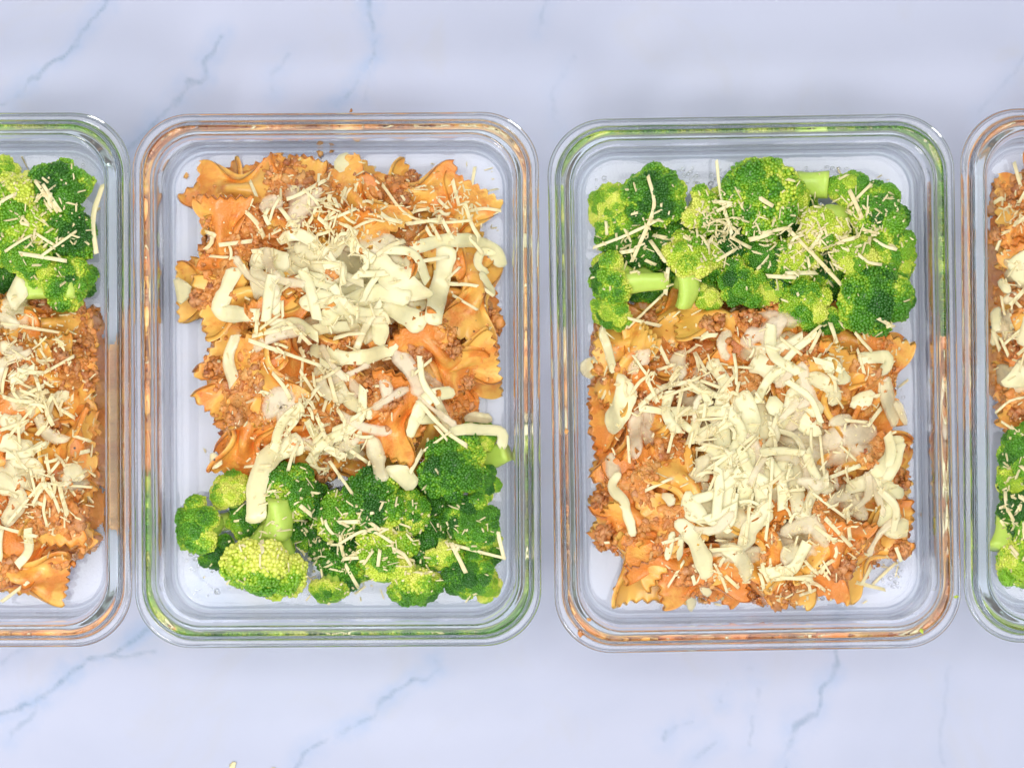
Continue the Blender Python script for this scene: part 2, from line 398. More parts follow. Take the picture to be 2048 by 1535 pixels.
for k in (1, 2, 3, 4):
    pl = poly_world(k); lo, hi = pl.min(0) - .002, pl.max(0) + .002
    lo = np.maximum(lo, [-.25, -.2]); hi = np.minimum(hi, [.25, .2])
    xs = np.arange(lo[0], hi[0], .001); ys = np.arange(lo[1], hi[1], .001)
    X, Y = np.meshgrid(xs, ys, indexing='ij'); q = np.column_stack([X.ravel(), Y.ravel()])
    p3 = np.column_stack([q, np.zeros(len(q))])
    sd = poly_sd(pl, q) - .003 + .004 * fbm(p3 * 60, k)
    z = .0052 + MH[k] * sstep(0, .022, sd) + sstep(0, .01, sd) * (.0045 * fbm(p3 * 45, 20 + k) + .0014 * fbm(p3 * 230, 30 + k))
    V = np.column_stack([q, z]); F = grid_faces(len(xs), len(ys)); F = F[(sd[F] > 0).all(1)]
    used = np.unique(F); mp = np.full(len(V), -1); mp[used] = np.arange(len(used)); V = V[used]; F = mp[F]
    H.splat(V); mound_mesh[k] = (V, F)

# ---------------------------------------------------------------- bow-tie pasta
def farfalle(seed):
    rs = np.random.RandomState(seed); nu, nv = 30, 33
    u = np.linspace(-1, 1, nu)[:, None] * np.ones((1, nv)); v = np.ones((nu, 1)) * np.linspace(-1, 1, nv)[None, :]
    L, W = .0192 * rs.uniform(.92, 1.08), .0138 * rs.uniform(.9, 1.1)
    au = np.abs(u); hw = W * (.40 + .60 * sstep(0, .9, au))
    zig = np.abs(((v * 3.5 + 50.25) % 1.0) - .5) * 2 - .5
    x = L * u * (1 - .05 * v * v) + np.sign(u) * sstep(.66, 1, au) * zig * .0023
    y = v * hw + .0006 * np.sin(u * 5 + rs.rand() * 6)
    pinch = np.exp(-(u / .42) ** 2)
    z = .0044 * pinch * np.cos(math.pi * 1.5 * v) * (1 - .25 * v * v)
    cl, cr, tw, wv, ph = rs.uniform(-.004, .008), rs.uniform(-.004, .008), rs.uniform(-.004, .004), rs.uniform(.0006, .0022), rs.rand() * 6
    z = z + np.where(u < 0, cl, cr) * v * v * au + tw * u * v + wv * np.sin(v * 3.2 + u * 2 + ph) * au + rs.uniform(-.004, .004) * u * u
    Pp = np.stack([x, y, z], -1)
    du = np.gradient(Pp, axis=0); dv = np.gradient(Pp, axis=1); nn = np.cross(du, dv); nn /= np.linalg.norm(nn, axis=-1, keepdims=True)
    th = .00100 + .0003 * pinch[..., None]
    A, B = (Pp + nn * th).reshape(-1, 3), (Pp - nn * th).reshape(-1, 3); n = nu * nv
    F = grid_faces(nu, nv); F2 = F[:, ::-1] + n
    idx = np.arange(n).reshape(nu, nv); rim = np.concatenate([idx[:, 0], idx[-1, 1:], idx[-2::-1, -1], idx[0, -2:0:-1]]); k = len(rim); i = np.arange(k)
    mid = Pp.reshape(-1, 3)[rim] + (Pp.reshape(-1, 3)[rim] - Pp.reshape(-1, 3).mean(0)) * .018
    r1 = 2 * n + i; r2 = 2 * n + (i + 1) % k
    F3 = np.stack([rim, r1, r2, rim[(i + 1) % k]], -1); F4 = np.stack([r1, n + rim, n + rim[(i + 1) % k], r2], -1)
    V = np.concatenate([A, B, mid])
    return V, mesh_np('bow_tie_pasta', V, [F, F2, F3, F4], M['pasta'])
FAR = [farfalle(s) for s in range(100, 112)]
def plane_normal(x, y, r=.011):
    a = np.random.rand(70) * 6.283; rr = r * np.sqrt(np.random.rand(70)); dx, dy = rr * np.cos(a), rr * np.sin(a)
    h = H.at(x + dx, y + dy); A = np.column_stack([dx, dy, np.ones(70)]); c = np.linalg.lstsq(A, h, rcond=None)[0]
    g = np.array([-c[0], -c[1]]) * .8; m = np.linalg.norm(g)
    if m > .65: g *= .65 / m
    n = np.array([g[0], g[1], 1]); return n / np.linalg.norm(n)
def settle(V, pct):
    return np.percentile(H.at(V[:, 0], V[:, 1]) - V[:, 2], pct)
def keep_inside(k, W, m0=.0152):        # push back from the glass walls
    cx, cyy, rot = CONT[k]; cx, cyy = P(cx, cyy, ZF); lx, ly = GW / 2 - m0, GH / 2 - m0
    a = W[:, :2].min(0); b = W[:, :2].max(0)
    dx = max(0, cx - lx - a[0]) - max(0, b[0] - cx - lx); dy = max(0, cyy - ly - a[1]) - max(0, b[1] - cyy - ly)
    return np.array([dx, dy, 0.])
def place_pasta(k, px, py, yaw, rx=0, ry=0, scale=1.0, var=None, where='', pct=72):
    V, me = FAR[var if var is not None else random.randrange(len(FAR))]
    x, y = PH(px, py, .02)
    R = rot_to(plane_normal(x, y)) @ rotm('Z', math.radians(yaw)) @ rotm('X', math.radians(rx)) @ rotm('Y', math.radians(ry))
    W = (V * scale) @ R.T + [x, y, 0]; sh = keep_inside(k, W); W += sh; x += sh[0]; y += sh[1]; dz = settle(W, pct) + .0004
    dz = min(dz, .048 - W[:, 2].max()); dz = max(dz, .0056 - W[:, 2].min()); W[:, 2] += dz; H.splat(W)
    link('bow_tie_pasta', me, label=f'orange bow-tie pasta {where} {zone(k, px, py)} in {TAG[k]}', cat='pasta', group=f'bow-tie pasta in {TAG[k]}', mw=m4(R, (x, y, dz), scale))
# lower ring of pasta round each mound
for k in (1, 2, 3, 4):
    pl = np.array(POLY[k], float); c = pl.mean(0); n = len(pl); per = 0
    for i in range(n):
        a, b = pl[i], pl[(i + 1) % n]; L = np.linalg.norm(b - a); m = max(1, int(round(L / 85)))
        for j in range(m):
            q = a + (b - a) * (j + .5) / m
            if not (-40 < q[0] < 2090): continue
            d = (c - q) / np.linalg.norm(c - q); q = q + d * random.uniform(52, 90)
            if k == 2 and 200 > 0 and q[1] > 880 and 560 < q[0] < 900: continue
            ang = -math.degrees(math.atan2(d[1], d[0])) + random.uniform(-50, 50)
            place_pasta(k, q[0], q[1], ang, random.uniform(-12, 12), random.uniform(-10, 10), random.uniform(.88, 1.02), where='low', pct=60)
PASTA = {  # px, py, yaw, rx, ry
    2: [(520, 450, 20, 0, 0), (640, 480, 70, 0, 0), (760, 450, -30, 0, 0), (880, 520, 40, 0, 0), (600, 600, -20, 0, 0), (740, 620, 10, 0, 0), (820, 700, 60, 0, 0), (640, 760, 30, 0, 0), (760, 820, -15, 0, 0), (600, 880, 0, 0, 0),
        (475, 368, 8, 8, -6), (600, 340, 78, 0, 8), (715, 362, -55, 10, 5), (830, 390, 12, 0, 0), (445, 475, 85, -10, 6), (385, 580, 5, 0, 0), (955, 590, 78, 8, 4), (490, 745, -30, 6, 0), (925, 730, 12, -8, 0), (495, 880, 80, 10, 0), (660, 925, 18, 0, 5), (915, 450, 60, 0, 0)],
    3: [(1400, 760, 20, 0, 0), (1540, 720, -40, 0, 0), (1660, 780, 50, 0, 0), (1330, 860, 70, 0, 0), (1480, 880, 0, 0, 0), (1640, 920, 30, 0, 0), (1440, 1020, -40, 0, 0), (1580, 1060, 60, 0, 0), (1700, 1030, 5, 0, 0), (1480, 1130, 20, 0, 0),
        (1325, 640, 28, 6, 0), (1275, 690, -10, 0, 0), (1440, 640, -12, 0, 0), (1715, 690, -20, 8, 0), (1775, 770, 82, 0, 0), (1205, 815, 20, 0, 0), (1245, 900, 60, 0, 0), (1322, 975, 84, 22, 0), (1258, 1010, 80, 40, 0), (1235, 1085, -30, 0, 0), (1282, 1120, 86, 45, 0), (1505, 1185, -28, 10, 0), (1400, 1185, 10, 0, 0), (1625, 1170, 60, 0, 0), (1745, 1100, 35, 0, 0), (1770, 960, 75, 0, 0)],
    1: [(20, 700, 10, 0, 0), (60, 840, 50, 0, 0), (10, 960, -30, 0, 0), (170, 650, 20, 0, 0), (130, 730, -40, 0, 0), (120, 885, 30, 0, 0), (190, 890, 88, 50, 0), (105, 1075, 28, 0, 6), (40, 1150, -15, 0, 0), (180, 990, 70, 0, 0), (-30, 800, 0, 0, 0)],
    4: [(2075, 400, 0, 0, 0), (2015, 420, 70, 0, 0), (2025, 500, 20, 0, 0), (2015, 560, -60, 0, 0), (2040, 660, 30, 0, 0), (2020, 730, 80, 0, 0), (2035, 825, -15, 0, 0), (2070, 600, 0, 0, 0)],
}
# ---------------------------------------------------------------- meat crumbs, joined with the sauce (uncountable)
def crumb_variant(seed):
    v, f = ICO1; n = fbm(v * 1.6 + seed * 7, seed, 2); n2 = vnoise(v * 4 + seed, seed + 3)
    return v * (1 + .65 * n + .45 * n2)[:, None] * (.55 + 1.0 * np.random.rand(3))
CRV = [crumb_variant(s) for s in range(28)]
MEAT = np.array([(.82, .33, .08), (.78, .28, .06), (.86, .44, .14), (.62, .23, .075), (.48, .15, .045), (.70, .30, .11), (.70, .25, .05), (.74, .24, .03), (.34, .085, .025), (.66, .30, .13)])
def inside_cont(k, x, y, m=.0165):
    cx, cyy = P(CONT[k][0], CONT[k][1], ZF); return (abs(x - cx) < GW / 2 - m) & (abs(y - cyy) < GH / 2 - m)
FILM = {}
def box_blur(a, r, it=2):
    for _ in range(it):
        for ax in (0, 1):
            c = np.cumsum(np.pad(a, [(r + 1, r) if x == ax else (0, 0) for x in (0, 1)], mode='edge'), axis=ax)
            n = a.shape[ax]; a = (np.take(c, np.arange(2 * r + 1, 2 * r + 1 + n), ax) - np.take(c, np.arange(0, n), ax)) / (2 * r + 1)
    return a
def sauce_film(k, pl, ps):                  # sauce that clings over and between the pasta
    Hb = box_blur(H.h, 3); r = .0006 * 1
    i0, j0 = H.ij(*np.maximum(pl.min(0), [-.236, -.2])); i1, j1 = H.ij(*np.minimum(pl.max(0), [.236, .2]))
    I, J = np.meshgrid(np.arange(i0, i1), np.arange(j0, j1), indexing='ij'); x = H.x0 + (I + .5) * H.r; y = H.y0 + (J + .5) * H.r
    q = np.column_stack([x.ravel(), y.ravel()]); p3 = np.column_stack([q, q[:, 0] * 0]); sd = poly_sd(pl, q)
    m = fbm(p3 * 75, 50 + k + 9 * ps) + .25 * fbm(p3 * 260, 61); mask = sstep(*((-.22, .08) if ps == 0 else (.10, .30)), m) * sstep(0, .006, sd)
    z = Hb[I, J].ravel() + .0011 * mask - .0035 * (1 - mask) + mask * (.0007 * fbm(p3 * 380, 71, 3) + .0004 * vnoise(p3 * 850, 72))
    V = np.column_stack([q, z]); F = grid_faces(*I.shape); F = F[(mask[F] > .02).any(1)]
    u = np.unique(F); mp = np.full(len(V), -1); mp[u] = np.arange(len(u)); V = V[u]; H.splat(V, False)
    cn = fbm(p3 * 110, 78)[u]; col = SAUCE[2] + (SAUCE[1] - SAUCE[2]) * sstep(-.3, .5, cn)[:, None]; FILM.setdefault(k, []).append((V, mp[F], col))
def sauce_pass(ps):
    for k in (1, 2, 3, 4):
        pl = poly_world(k, .03); lo, hi = np.maximum(pl.min(0), [-.235, -.2]), np.minimum(pl.max(0), [.235, .2])
        N = {1: 11000, 2: 16000, 3: 16000, 4: 6000}[k]
        q = np.random.uniform(lo, hi, (N, 2)); p3 = np.column_stack([q, np.zeros(N)])
        sd = poly_sd(pl, q); dens = fbm(p3 * 75, 50 + k + 9 * ps)
        pr = sstep(-.1, .35, dens) * .38 if ps == 0 else sstep(.10, .36, dens) * .5 + .006
        keep = (sd > -.001) & (np.random.rand(N) < pr) & inside_cont(k, q[:, 0], q[:, 1])
        q = q[keep]; n = len(q); sauce_film(k, pl, ps); h = H.at(q[:, 0], q[:, 1])
        size = np.clip(np.random.lognormal(math.log(.00070), .50, n), .0003, .0024)
        nv = len(ICO1[0]); A = np.stack(CRV)[np.random.randint(0, len(CRV), n)] * size[:, None, None]
        A = np.einsum('nij,nvj->nvi', rand_rots(n), A); A[:, :, 2] *= .8; A += np.column_stack([q, h - size * .30])[:, None, :]
        V1 = A.reshape(-1, 3); F1 = (ICO1[1][None] + (np.arange(n) * nv)[:, None, None]).reshape(-1, 3)
        cc = MEAT[np.random.choice(10, n, p=[.22, .2, .16, .07, .04, .08, .1, .07, .02, .04])] * np.random.uniform(.85, 1.15, (n, 1))
        H.splat(V1, False); FILM[k].append((V1, F1, np.repeat(cc, nv, 0)))
def finish_sauce():
    for k in (1, 2, 3, 4):
        V0, F0 = mound_mesh[k]; cn = fbm(V0 * 90, 77); Vs, Fs, Cs, o = [V0], [F0], [SAUCE[0] + (SAUCE[3] - SAUCE[0]) * sstep(-.2, .5, cn)[:, None]], len(V0)
        for v, f, c in FILM[k]: Vs.append(v); Fs.append(f + o); Cs.append(c); o += len(v)
        me = mesh_np('meat_sauce', np.concatenate(Vs), Fs, M['sauce'], True, col=np.concatenate(Cs))
        link('meat_sauce', me, label=f'orange ground meat sauce between the pasta in {TAG[k]}', cat='meat sauce', kind='stuff')
for k_, (cx_, cy_, sx_, sy_, n_) in {2: (690, 640, 240, 250, 12), 3: (1500, 900, 260, 230, 14), 1: (90, 880, 90, 210, 5)}.items():
    for _ in range(n_): PASTA[k_].append((cx_ + random.uniform(-sx_, sx_), cy_ + random.uniform(-sy_, sy_), random.uniform(0, 180), random.uniform(-14, 14), random.uniform(-8, 8)))
def pasta_layer(lo, hi):
    for k, lst in PASTA.items():
        for i, (px, py, yaw, rx, ry) in enumerate(lst):
            under = i < 10 and k in (2, 3)
            if not (lo <= (0 if under else 1) < hi): continue
            place_pasta(k, px, py, yaw + random.uniform(-8, 8), rx + random.uniform(-6, 6), ry + random.uniform(-6, 6), random.uniform(.94, 1.06), where='under cheese' if under else 'on top')
pasta_layer(0, 1); sauce_pass(0); pasta_layer(1, 2); sauce_pass(1); finish_sauce()

# larger clumps of ground meat
def clump(seed):
    rs = np.random.RandomState(seed); v, f = ICO2; n = 46; Vs, Fs, Cs = [], [], []
    for i in range(n):
        d = rs.normal(size=3); d /= np.linalg.norm(d); r = rs.uniform(.0007, .0015); vv = ICO1[0] * (1 + .7 * fbm(ICO1[0] * 2 + i + seed, seed, 2) + .35 * vnoise(ICO1[0] * 4 + i, seed))[:, None] * rs.uniform(.6, 1.5, 3)
        Vs.append(vv * r + d * .0036 * np.array([1.15, 1, .7]) * rs.uniform(.55, 1)); Fs.append(ICO1[1] + i * len(ICO1[0])); Cs.append(np.repeat(MEAT[[rs.choice([3, 4, 5, 9, 6, 1])]] * rs.uniform(.8, 1.1), len(ICO1[0]), 0))
    return np.concatenate(Vs), mesh_np('meat_clump', np.concatenate(Vs), np.concatenate(Fs), M['sauce'], True, col=np.concatenate(Cs))
CLP = [clump(s) for s in range(6)]
CLUMPS = {2: [(835, 715, 1.3), (400, 595, 1.0), (430, 735, 1.1), (560, 690, 1.1), (700, 735, 1.0), (905, 700, 1.0), (560, 425, 1.1), (800, 405, 1.2), (930, 765, .9), (470, 830, 1.0), (655, 940, 1.2), (785, 795, 1.1), (740, 770, 1), (820, 360, 1)],
          3: [(1425, 650, 1.3), (1500, 640, 1.2), (1215, 1075, 1.4), (1205, 1000, 1.1), (1680, 1130, 1.6), (1800, 960, 1.2), (1340, 790, 1.1), (1290, 800, 1), (1545, 620, 1.1), (1800, 1100, 1.1), (1620, 690, 1.1), (1640, 840, .9), (1370, 1150, 1.2), (1580, 1170, 1), (1785, 905, 1), (1300, 640, .9)],
          1: [(80, 610, 1.4), (150, 620, 1.1), (120, 720, 1.3), (150, 1030, 1.4), (40, 730, 1), (180, 760, 1.1), (105, 860, 1), (20, 1130, 1), (160, 690, 1)],
          4: [(2040, 400, 1.1), (2000, 470, 1), (2040, 590, 1), (2030, 700, 1), (2040, 830, 1.2)]}
for k, lst in CLUMPS.items():
    for px, py, s in lst:
        V, me = random.choice(CLP); x, y = PH(px, py); R = rotm('Z', random.uniform(0, 6.28)); W = (V * s) @ R.T + [x, y, 0]
        dz = settle(W, 45); W[:, 2] += dz; H.splat(W)
        link('meat_clump', me, label=f'brown crumbly meat clump {zone(k, px, py)} in {TAG[k]}', cat='ground meat', group=f'meat clumps in {TAG[k]}', mw=m4(R, (x, y, dz), s))

# ---------------------------------------------------------------- broccoli
def tube(p0, p1, r0, r1, sides=10, rings=5, bend=0.0, rs=None, cap=True):
    p0, p1 = np.array(p0, float), np.array(p1, float); ax = p1 - p0; L = np.linalg.norm(ax); R = rot_to(ax / L)
    t = np.linspace(0, 1, rings); a = np.arange(sides) / sides * 2 * math.pi
    V = []
    for tt in t:
        r = r0 + (r1 - r0) * tt ** 1.3; c = p0 + ax * tt + R @ np.array([bend * math.sin(tt * math.pi), 0, 0])
        rr = r * (1 + .10 * np.sin(a * 3 + tt * 2 + L * 900))
        V.append(c + (np.stack([rr * np.cos(a), rr * np.sin(a), 0 * a], -1)) @ R.T)
    n = sides; F = grid_faces(rings, n, True); V = np.concatenate(V)
    T = np.zeros((0, 3), int)
    if cap:
        V = np.vstack([V, p0]); i = np.arange(n); T = np.stack([np.full(n, len(V) - 1), (i + 1) % n, i], -1)
    return V, F, T
def fib(n):
    i = np.arange(n) + .5; ph = np.arccos(1 - 2 * i / n); th = math.pi * (1 + 5 ** .5) * i
    return np.stack([np.cos(th) * np.sin(ph), np.sin(th) * np.sin(ph), np.cos(ph)], -1)
def floret(seed, R=.0150, ncl=14, spread=1.5, stalk=.018, srad=.0048, flat=.82):
    """crown centred at z=0 pointing +Z; stalk goes down"""
    rs = np.random.RandomState(seed); cl = []
    for i in range(ncl):
        if i == 0: d = np.array([0, 0, 1.])
        else:
            ring = 1 if i <= 5 else 2; m = 5 if ring == 1 else max(1, ncl - 6); ang = (i - (1 if ring == 1 else 6)) / m * 6.283 + rs.uniform(-.25, .25) + ring * .5
            pol = (.62 if ring == 1 else 1.12) * spread / 1.5 * rs.uniform(.88, 1.12); d = np.array([math.sin(pol) * math.cos(ang), math.sin(pol) * math.sin(ang), math.cos(pol)])
        r = R * rs.uniform(.29, .46) * (1.0 if i else 1.15); cl.append((d * (R * rs.uniform(.86, 1.14) - r * .80) * np.array([1, 1, flat]), d, r))
    parts = []
    for i, (c, d, r) in enumerate(cl):
        bs = rs.uniform(.78, 1.15); nb = int(4 * math.pi * r * r / ((.00118 * bs) ** 2 * .95)); f = fib(nb) @ rotm('X', rs.uniform(0, 6)).T
        rad = r * (1 + .26 * fbm(f * 1.9 + seed + i * 3, seed + i, 2))
        pos = c + f * rad[:, None]; dd = f @ d; keep = dd > -.45
        for j, (c2, d2, r2) in enumerate(cl):
            if j != i: keep &= np.linalg.norm(pos - c2, axis=1) > r2 * .90
        pos, f, dd = pos[keep], f[keep], dd[keep]; n = len(pos)
        if n < 8: continue
        br = .00082 * bs * rs.uniform(.6, 1.3, n); ix, ifc = ICO0; nv = len(ix)
        jit = pos + rs.normal(size=(n, 3)) * .00022
        A = ix[None] * br[:, None, None] + jit[:, None, :]
        up = pos[:, 2] / R
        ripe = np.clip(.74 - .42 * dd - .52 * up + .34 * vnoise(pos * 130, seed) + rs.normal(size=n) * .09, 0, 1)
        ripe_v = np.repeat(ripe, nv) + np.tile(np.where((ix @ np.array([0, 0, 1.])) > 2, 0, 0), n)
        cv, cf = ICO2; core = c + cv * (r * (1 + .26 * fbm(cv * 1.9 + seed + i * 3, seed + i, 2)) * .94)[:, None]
        cr = np.clip(.72 - .42 * (cv @ d) - .45 * core[:, 2] / R, 0, 1) * .7  # core tint darkened to paint shade into the gaps between buds
        V = np.concatenate([A.reshape(-1, 3), core]); F = np.concatenate([(ifc[None] + (np.arange(n) * nv)[:, None, None]).reshape(-1, 3), cf + n * nv])
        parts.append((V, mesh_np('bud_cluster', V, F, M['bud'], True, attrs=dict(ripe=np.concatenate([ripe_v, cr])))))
    Vs, Fs, Ts, o = [], [], [], 0
    jn = np.array([0, 0, -R * .45])
    segs = [(np.array([rs.uniform(-.1, .1) * stalk, rs.uniform(-.1, .1) * stalk, -R * .45 - stalk]), jn, srad, srad * .92, 14, 7)]
    for c, d, r in cl: segs.append((jn + np.array([0, 0, -R * .22]) + d * np.array([.15, .15, 0]) * R, c, srad * .52, r * .62, 9, 6))
    for p0, p1, r0, r1, sd, rg in segs:
        V, F, T = tube(p0, p1, r0, r1, sd, rg, rs.uniform(-.001, .001)); Vs.append(V); Fs.append(F + o); Ts.append(T + o); o += len(V)
    sv = np.concatenate(Vs)
    return dict(parts=parts, stalk=(sv, mesh_np('stalk', sv, [np.concatenate(Fs), np.concatenate(Ts)], M['stalk'])), base=-R * .45 - stalk, R=R)
FLO = [floret(s, ncl=[13, 15, 12, 16, 14, 11, 15, 13][s % 8], spread=[1.5, 1.7, 1.4, 1.75, 1.6, 1.35, 1.8, 1.5][s % 8], stalk=[.014, .018, .012, .02, .010, .016, .014, .011][s % 8], flat=[.8, .7, .9, .75, .85, .95, .7, .8][s % 8]) for s in range(14)]
def floret_zone(k, px, py):
    bot = k in (2, 4); pa = py < {2: 1030, 3: 520, 1: 480, 4: 1000}[k]
    e = ('by pasta' if pa else 'by end wall') if bot else ('by end wall' if pa else 'by pasta')
    d = px - CONT[k][0]; key = (k, int(d > 0))
    return e + (f' nearer the {NEI[key]}' if abs(d) > 90 and key in NEI and k in (2, 3) else '')
def place_floret(k, px, py, rpx, axis, tone=0.0, z=None, var=None, layer=''):
    zz = .030 if z is None else z
    x, y = P(px, py, zz); fl = FLO[var if var is not None else random.randrange(len(FLO))]
    s = rpx * sc(zz) / fl['R'] * .98
    A = np.array([axis[0], -axis[1], axis[2]], float); A /= np.linalg.norm(A)
    R = rot_to(A) @ rotm('Z', random.uniform(0, 6.28))
    allv = np.concatenate([p[0] for p in fl['parts']]) * s @ R.T; sv = fl['stalk'][0] * s @ R.T
    lift = max(0, .0056 - (zz + min(allv[:, 2].min(), sv[:, 2].min()))); zz = zz + min(lift, .012)
    sh = keep_inside(k, allv + [x, y, 0]); x += sh[0]; y += sh[1]
    M0 = m4(R, (x, y, zz), s)
    tn = 'dark-green' if tone < .05 else ('mid-green' if tone < .25 else 'lime')
    pose = 'crown-up' if A[2] > .7 else 'side-lying'; big = 'large' if rpx > 62 else ('small' if rpx < 48 else 'medium')
    root = link('broccoli_floret', None, label=f'{big} {tn} floret, {pose}, {floret_zone(k, px, py)} in {TAG[k]}', cat='broccoli', group=f'broccoli florets in {TAG[k]}')
    root.empty_display_size = .005; root.matrix_basis = M0
    st = link('stalk', fl['stalk'][1], root)
    low = (zz + sv[:, 2].min())
    if low < .0054:                      # shorten the stem so that it ends on the floor
        f = np.clip((zz - .0058) / max(1e-6, zz - low), .25, 1); st.scale = (1, 1, f)
    for V, me in fl['parts']: link('bud_cluster', me, root, tone=float(tone + .15 + random.gauss(0, .13)))
    H.splat(allv + [x, y, zz], False)
    H.splat((sv * [1, 1, 1]) + [x, y, zz], True)
BROC = {  # px, py, radius px, axis (right, down, up), tone, z; floor-level fillers toned darker to paint in shaded gaps
    2: [(440, 1100, 42, (-.2, .2, 1), -.1, .016), (560, 1050, 60, (0, 0, 1), -.1, .014), (700, 1110, 60, (0, 0, 1), -.1, .014), (860, 1080, 65, (0, 0, 1), -.1, .014), (960, 1100, 50, (0, 0, 1), -.1, .014), (640, 1010, 45, (0, 0, 1), -.15, .015), (870, 1000, 45, (0, 0, 1), -.15, .016), (640, 1080, 46, (0, 0, 1), -.1, .018), (490, 1040, 44, (0, 0, 1), .0, .018),
        (398, 1050, 60, (-.75, .1, .7), .08, .027), (462, 985, 44, (-.3, -.7, .4), .38, .026), (580, 992, 60, (.45, -.35, .9), .0, .030), (745, 1008, 72, (-.1, -.45, .9), -.04, .031), (680, 1035, 52, (-.4, -.2, .9), .04, .029), (812, 1020, 48, (.4, -.3, .9), .02, .03),
        (540, 1108, 92, (-.12, .95, .38), .34, .033), (660, 1165, 42, (-.1, .9, .35), .25, .024), (775, 1095, 66, (-.1, .35, .75), .42, .030), (832, 1158, 58, (.1, .9, .35), .15, .026), (888, 1095, 44, (.3, .8, .3), .45, .030),
        (912, 935, 68, (-.1, -.2, 1), -.02, .034), (978, 965, 40, (.3, 0, 1), .0, .031), (958, 872, 36, (.3, -.5, .8), .15, .026), (945, 1043, 52, (-.25, 0, 1), -.08, .034), (990, 1070, 36, (.9, .1, .5), .48, .028), (942, 1148, 50, (-.1, .25, 1), .0, .030), (985, 1172, 32, (.8, .4, .5), .5, .024)],
    3: [(1250, 480, 55, (0, 0, 1), -.12, .016), (1350, 470, 60, (0, 0, 1), -.15, .015), (1460, 500, 60, (0, 0, 1), -.15, .015), (1590, 440, 60, (0, 0, 1), -.12, .015), (1690, 480, 60, (0, 0, 1), -.12, .015), (1760, 540, 55, (0, 0, 1), -.1, .016), (1560, 560, 55, (0, 0, 1), -.12, .015), (1290, 560, 50, (0, 0, 1), -.1, .015), (1400, 570, 45, (0, 0, 1), -.1, .015), (1648, 548, 46, (0, 0, 1), -.1, .019), (1470, 480, 40, (0, 0, 1), -.1, .02), (1335, 545, 36, (0, 0, 1), -.1, .018),
        (1218, 412, 46, (-.7, -.4, .5), .45, .025), (1312, 395, 66, (-.05, -.25, 1), .0, .032), (1245, 462, 52, (-.3, .1, 1), .02, .026), (1292, 498, 46, (.1, .1, 1), -.12, .026), (1403, 425, 58, (.5, -.15, .75), .30, .030), (1385, 512, 58, (.15, -.75, .6), .42, .033),
        (1212, 560, 60, (-.95, .1, .45), .12, .031), (1228, 622, 42, (-.45, .8, .5), .16, .028), (1515, 395, 80, (-.1, -.1, 1), -.02, .036), (1572, 400, 48, (.85, 0, .6), .45, .030), (1700, 388, 46, (0, -.6, .7), .32, .028), (1748, 432, 66, (.4, -.35, .9), -.04, .029),
        (1640, 462, 55, (.1, -.5, .7), .52, .032), (1530, 505, 50, (-.1, .1, 1), .02, .03), (1588, 515, 48, (.1, .3, .8), .42, .032), (1480, 560, 54, (.05, .35, .9), .02, .031), (1420, 590, 36, (-.6, .5, .6), .4, .026),
        (1708, 515, 52, (-.1, -.2, .9), .46, .035), (1785, 505, 52, (.7, -.1, .7), .22, .030), (1745, 590, 76, (.15, .4, .95), -.02, .034), (1612, 612, 54, (-.2, .45, .8), .30, .031), (1660, 635, 40, (.1, .7, .8), .06, .028), (1540, 580, 36, (-.1, .4, .8), .4, .028), (1795, 590, 40, (.8, .2, .6), .0, .026)],
    1: [(60, 450, 60, (0, 0, 1), -.1, .015), (140, 480, 60, (0, 0, 1), -.12, .015), (20, 540, 50, (0, 0, 1), -.1, .015), (160, 560, 45, (0, 0, 1), -.12, .015),
        (-5, 352, 44, (0, -.3, .9), .4, .026), (150, 385, 70, (.3, -.35, .9), .02, .033), (40, 430, 82, (-.1, -.1, .9), .42, .032), (150, 460, 58, (.2, .2, 1), -.02, .033), (55, 505, 56, (-.2, .2, 1), .14, .034), (185, 560, 58, (.9, .25, .55), .02, .031), (88, 545, 44, (-.2, .4, .8), .42, .031), (185, 470, 42, (.6, .1, .8), -.05, .028), (-10, 470, 60, (0, 0, 1), .1, .033)],
    4: [(2050, 960, 60, (0, 0, 1), -.1, .015), (2040, 1050, 60, (0, 0, 1), -.12, .015), (2100, 1000, 70, (0, 0, 1), -.1, .015),
        (2030, 905, 56, (-.2, -.3, .95), -.03, .031), (2010, 962, 42, (-.5, 0, .8), .42, .029), (2035, 1018, 56, (-.2, 0, 1), -.1, .031), (2004, 1075, 34, (-.7, .2, .6), .45, .026), (2032, 1115, 58, (-.25, .6, .75), .40, .031), (2085, 1050, 60, (0, 0, 1), .1, .033), (2090, 930, 60, (0, 0, 1), .2, .032)],
}
for k, lst in BROC.items():
    for i, (px, py, r, ax, tone, z) in enumerate(lst): place_floret(k, px, py, r, ax, tone, z)
# cut stem chunks
def stem_chunk(k, px, py, rpx, L, axis, z, fl=1.2):
    x, y = P(px, py, z); r = rpx * sc(z); V, F, T = tube((0, 0, -L / 2), (0, 0, L / 2), r * (2 - fl), r * fl, 22, 8, .0012)
    n = 22; V = V * (1 + .10 * fbm(V * 170, int(px), 2))[:, None]; top = len(V); V = np.vstack([V, [0, 0, L / 2]]); i = np.arange(n); o = 7 * n; T = np.concatenate([T, np.stack([np.full(n, top), o + i, o + (i + 1) % n], -1)])
    A = np.array([axis[0], -axis[1], axis[2]]); R = rot_to(A / np.linalg.norm(A))
    me = mesh_np('broccoli_chunk', V, [F, T], M['stalk']); H.splat(V @ R.T + [x, y, z])
    link('broccoli_chunk', me, label=f'smooth pale green cut broccoli stem {floret_zone(k, px, py)}, in {TAG[k]}', cat='broccoli', group=f'cut broccoli stems in {TAG[k]}', mw=m4(R, (x, y, z)))
stem_chunk(3, 1625, 367, 26, .013, (.95, .05, .1), .028, 1.03)
stem_chunk(3, 1290, 562, 21, .020, (-.97, .02, -.12), .035)
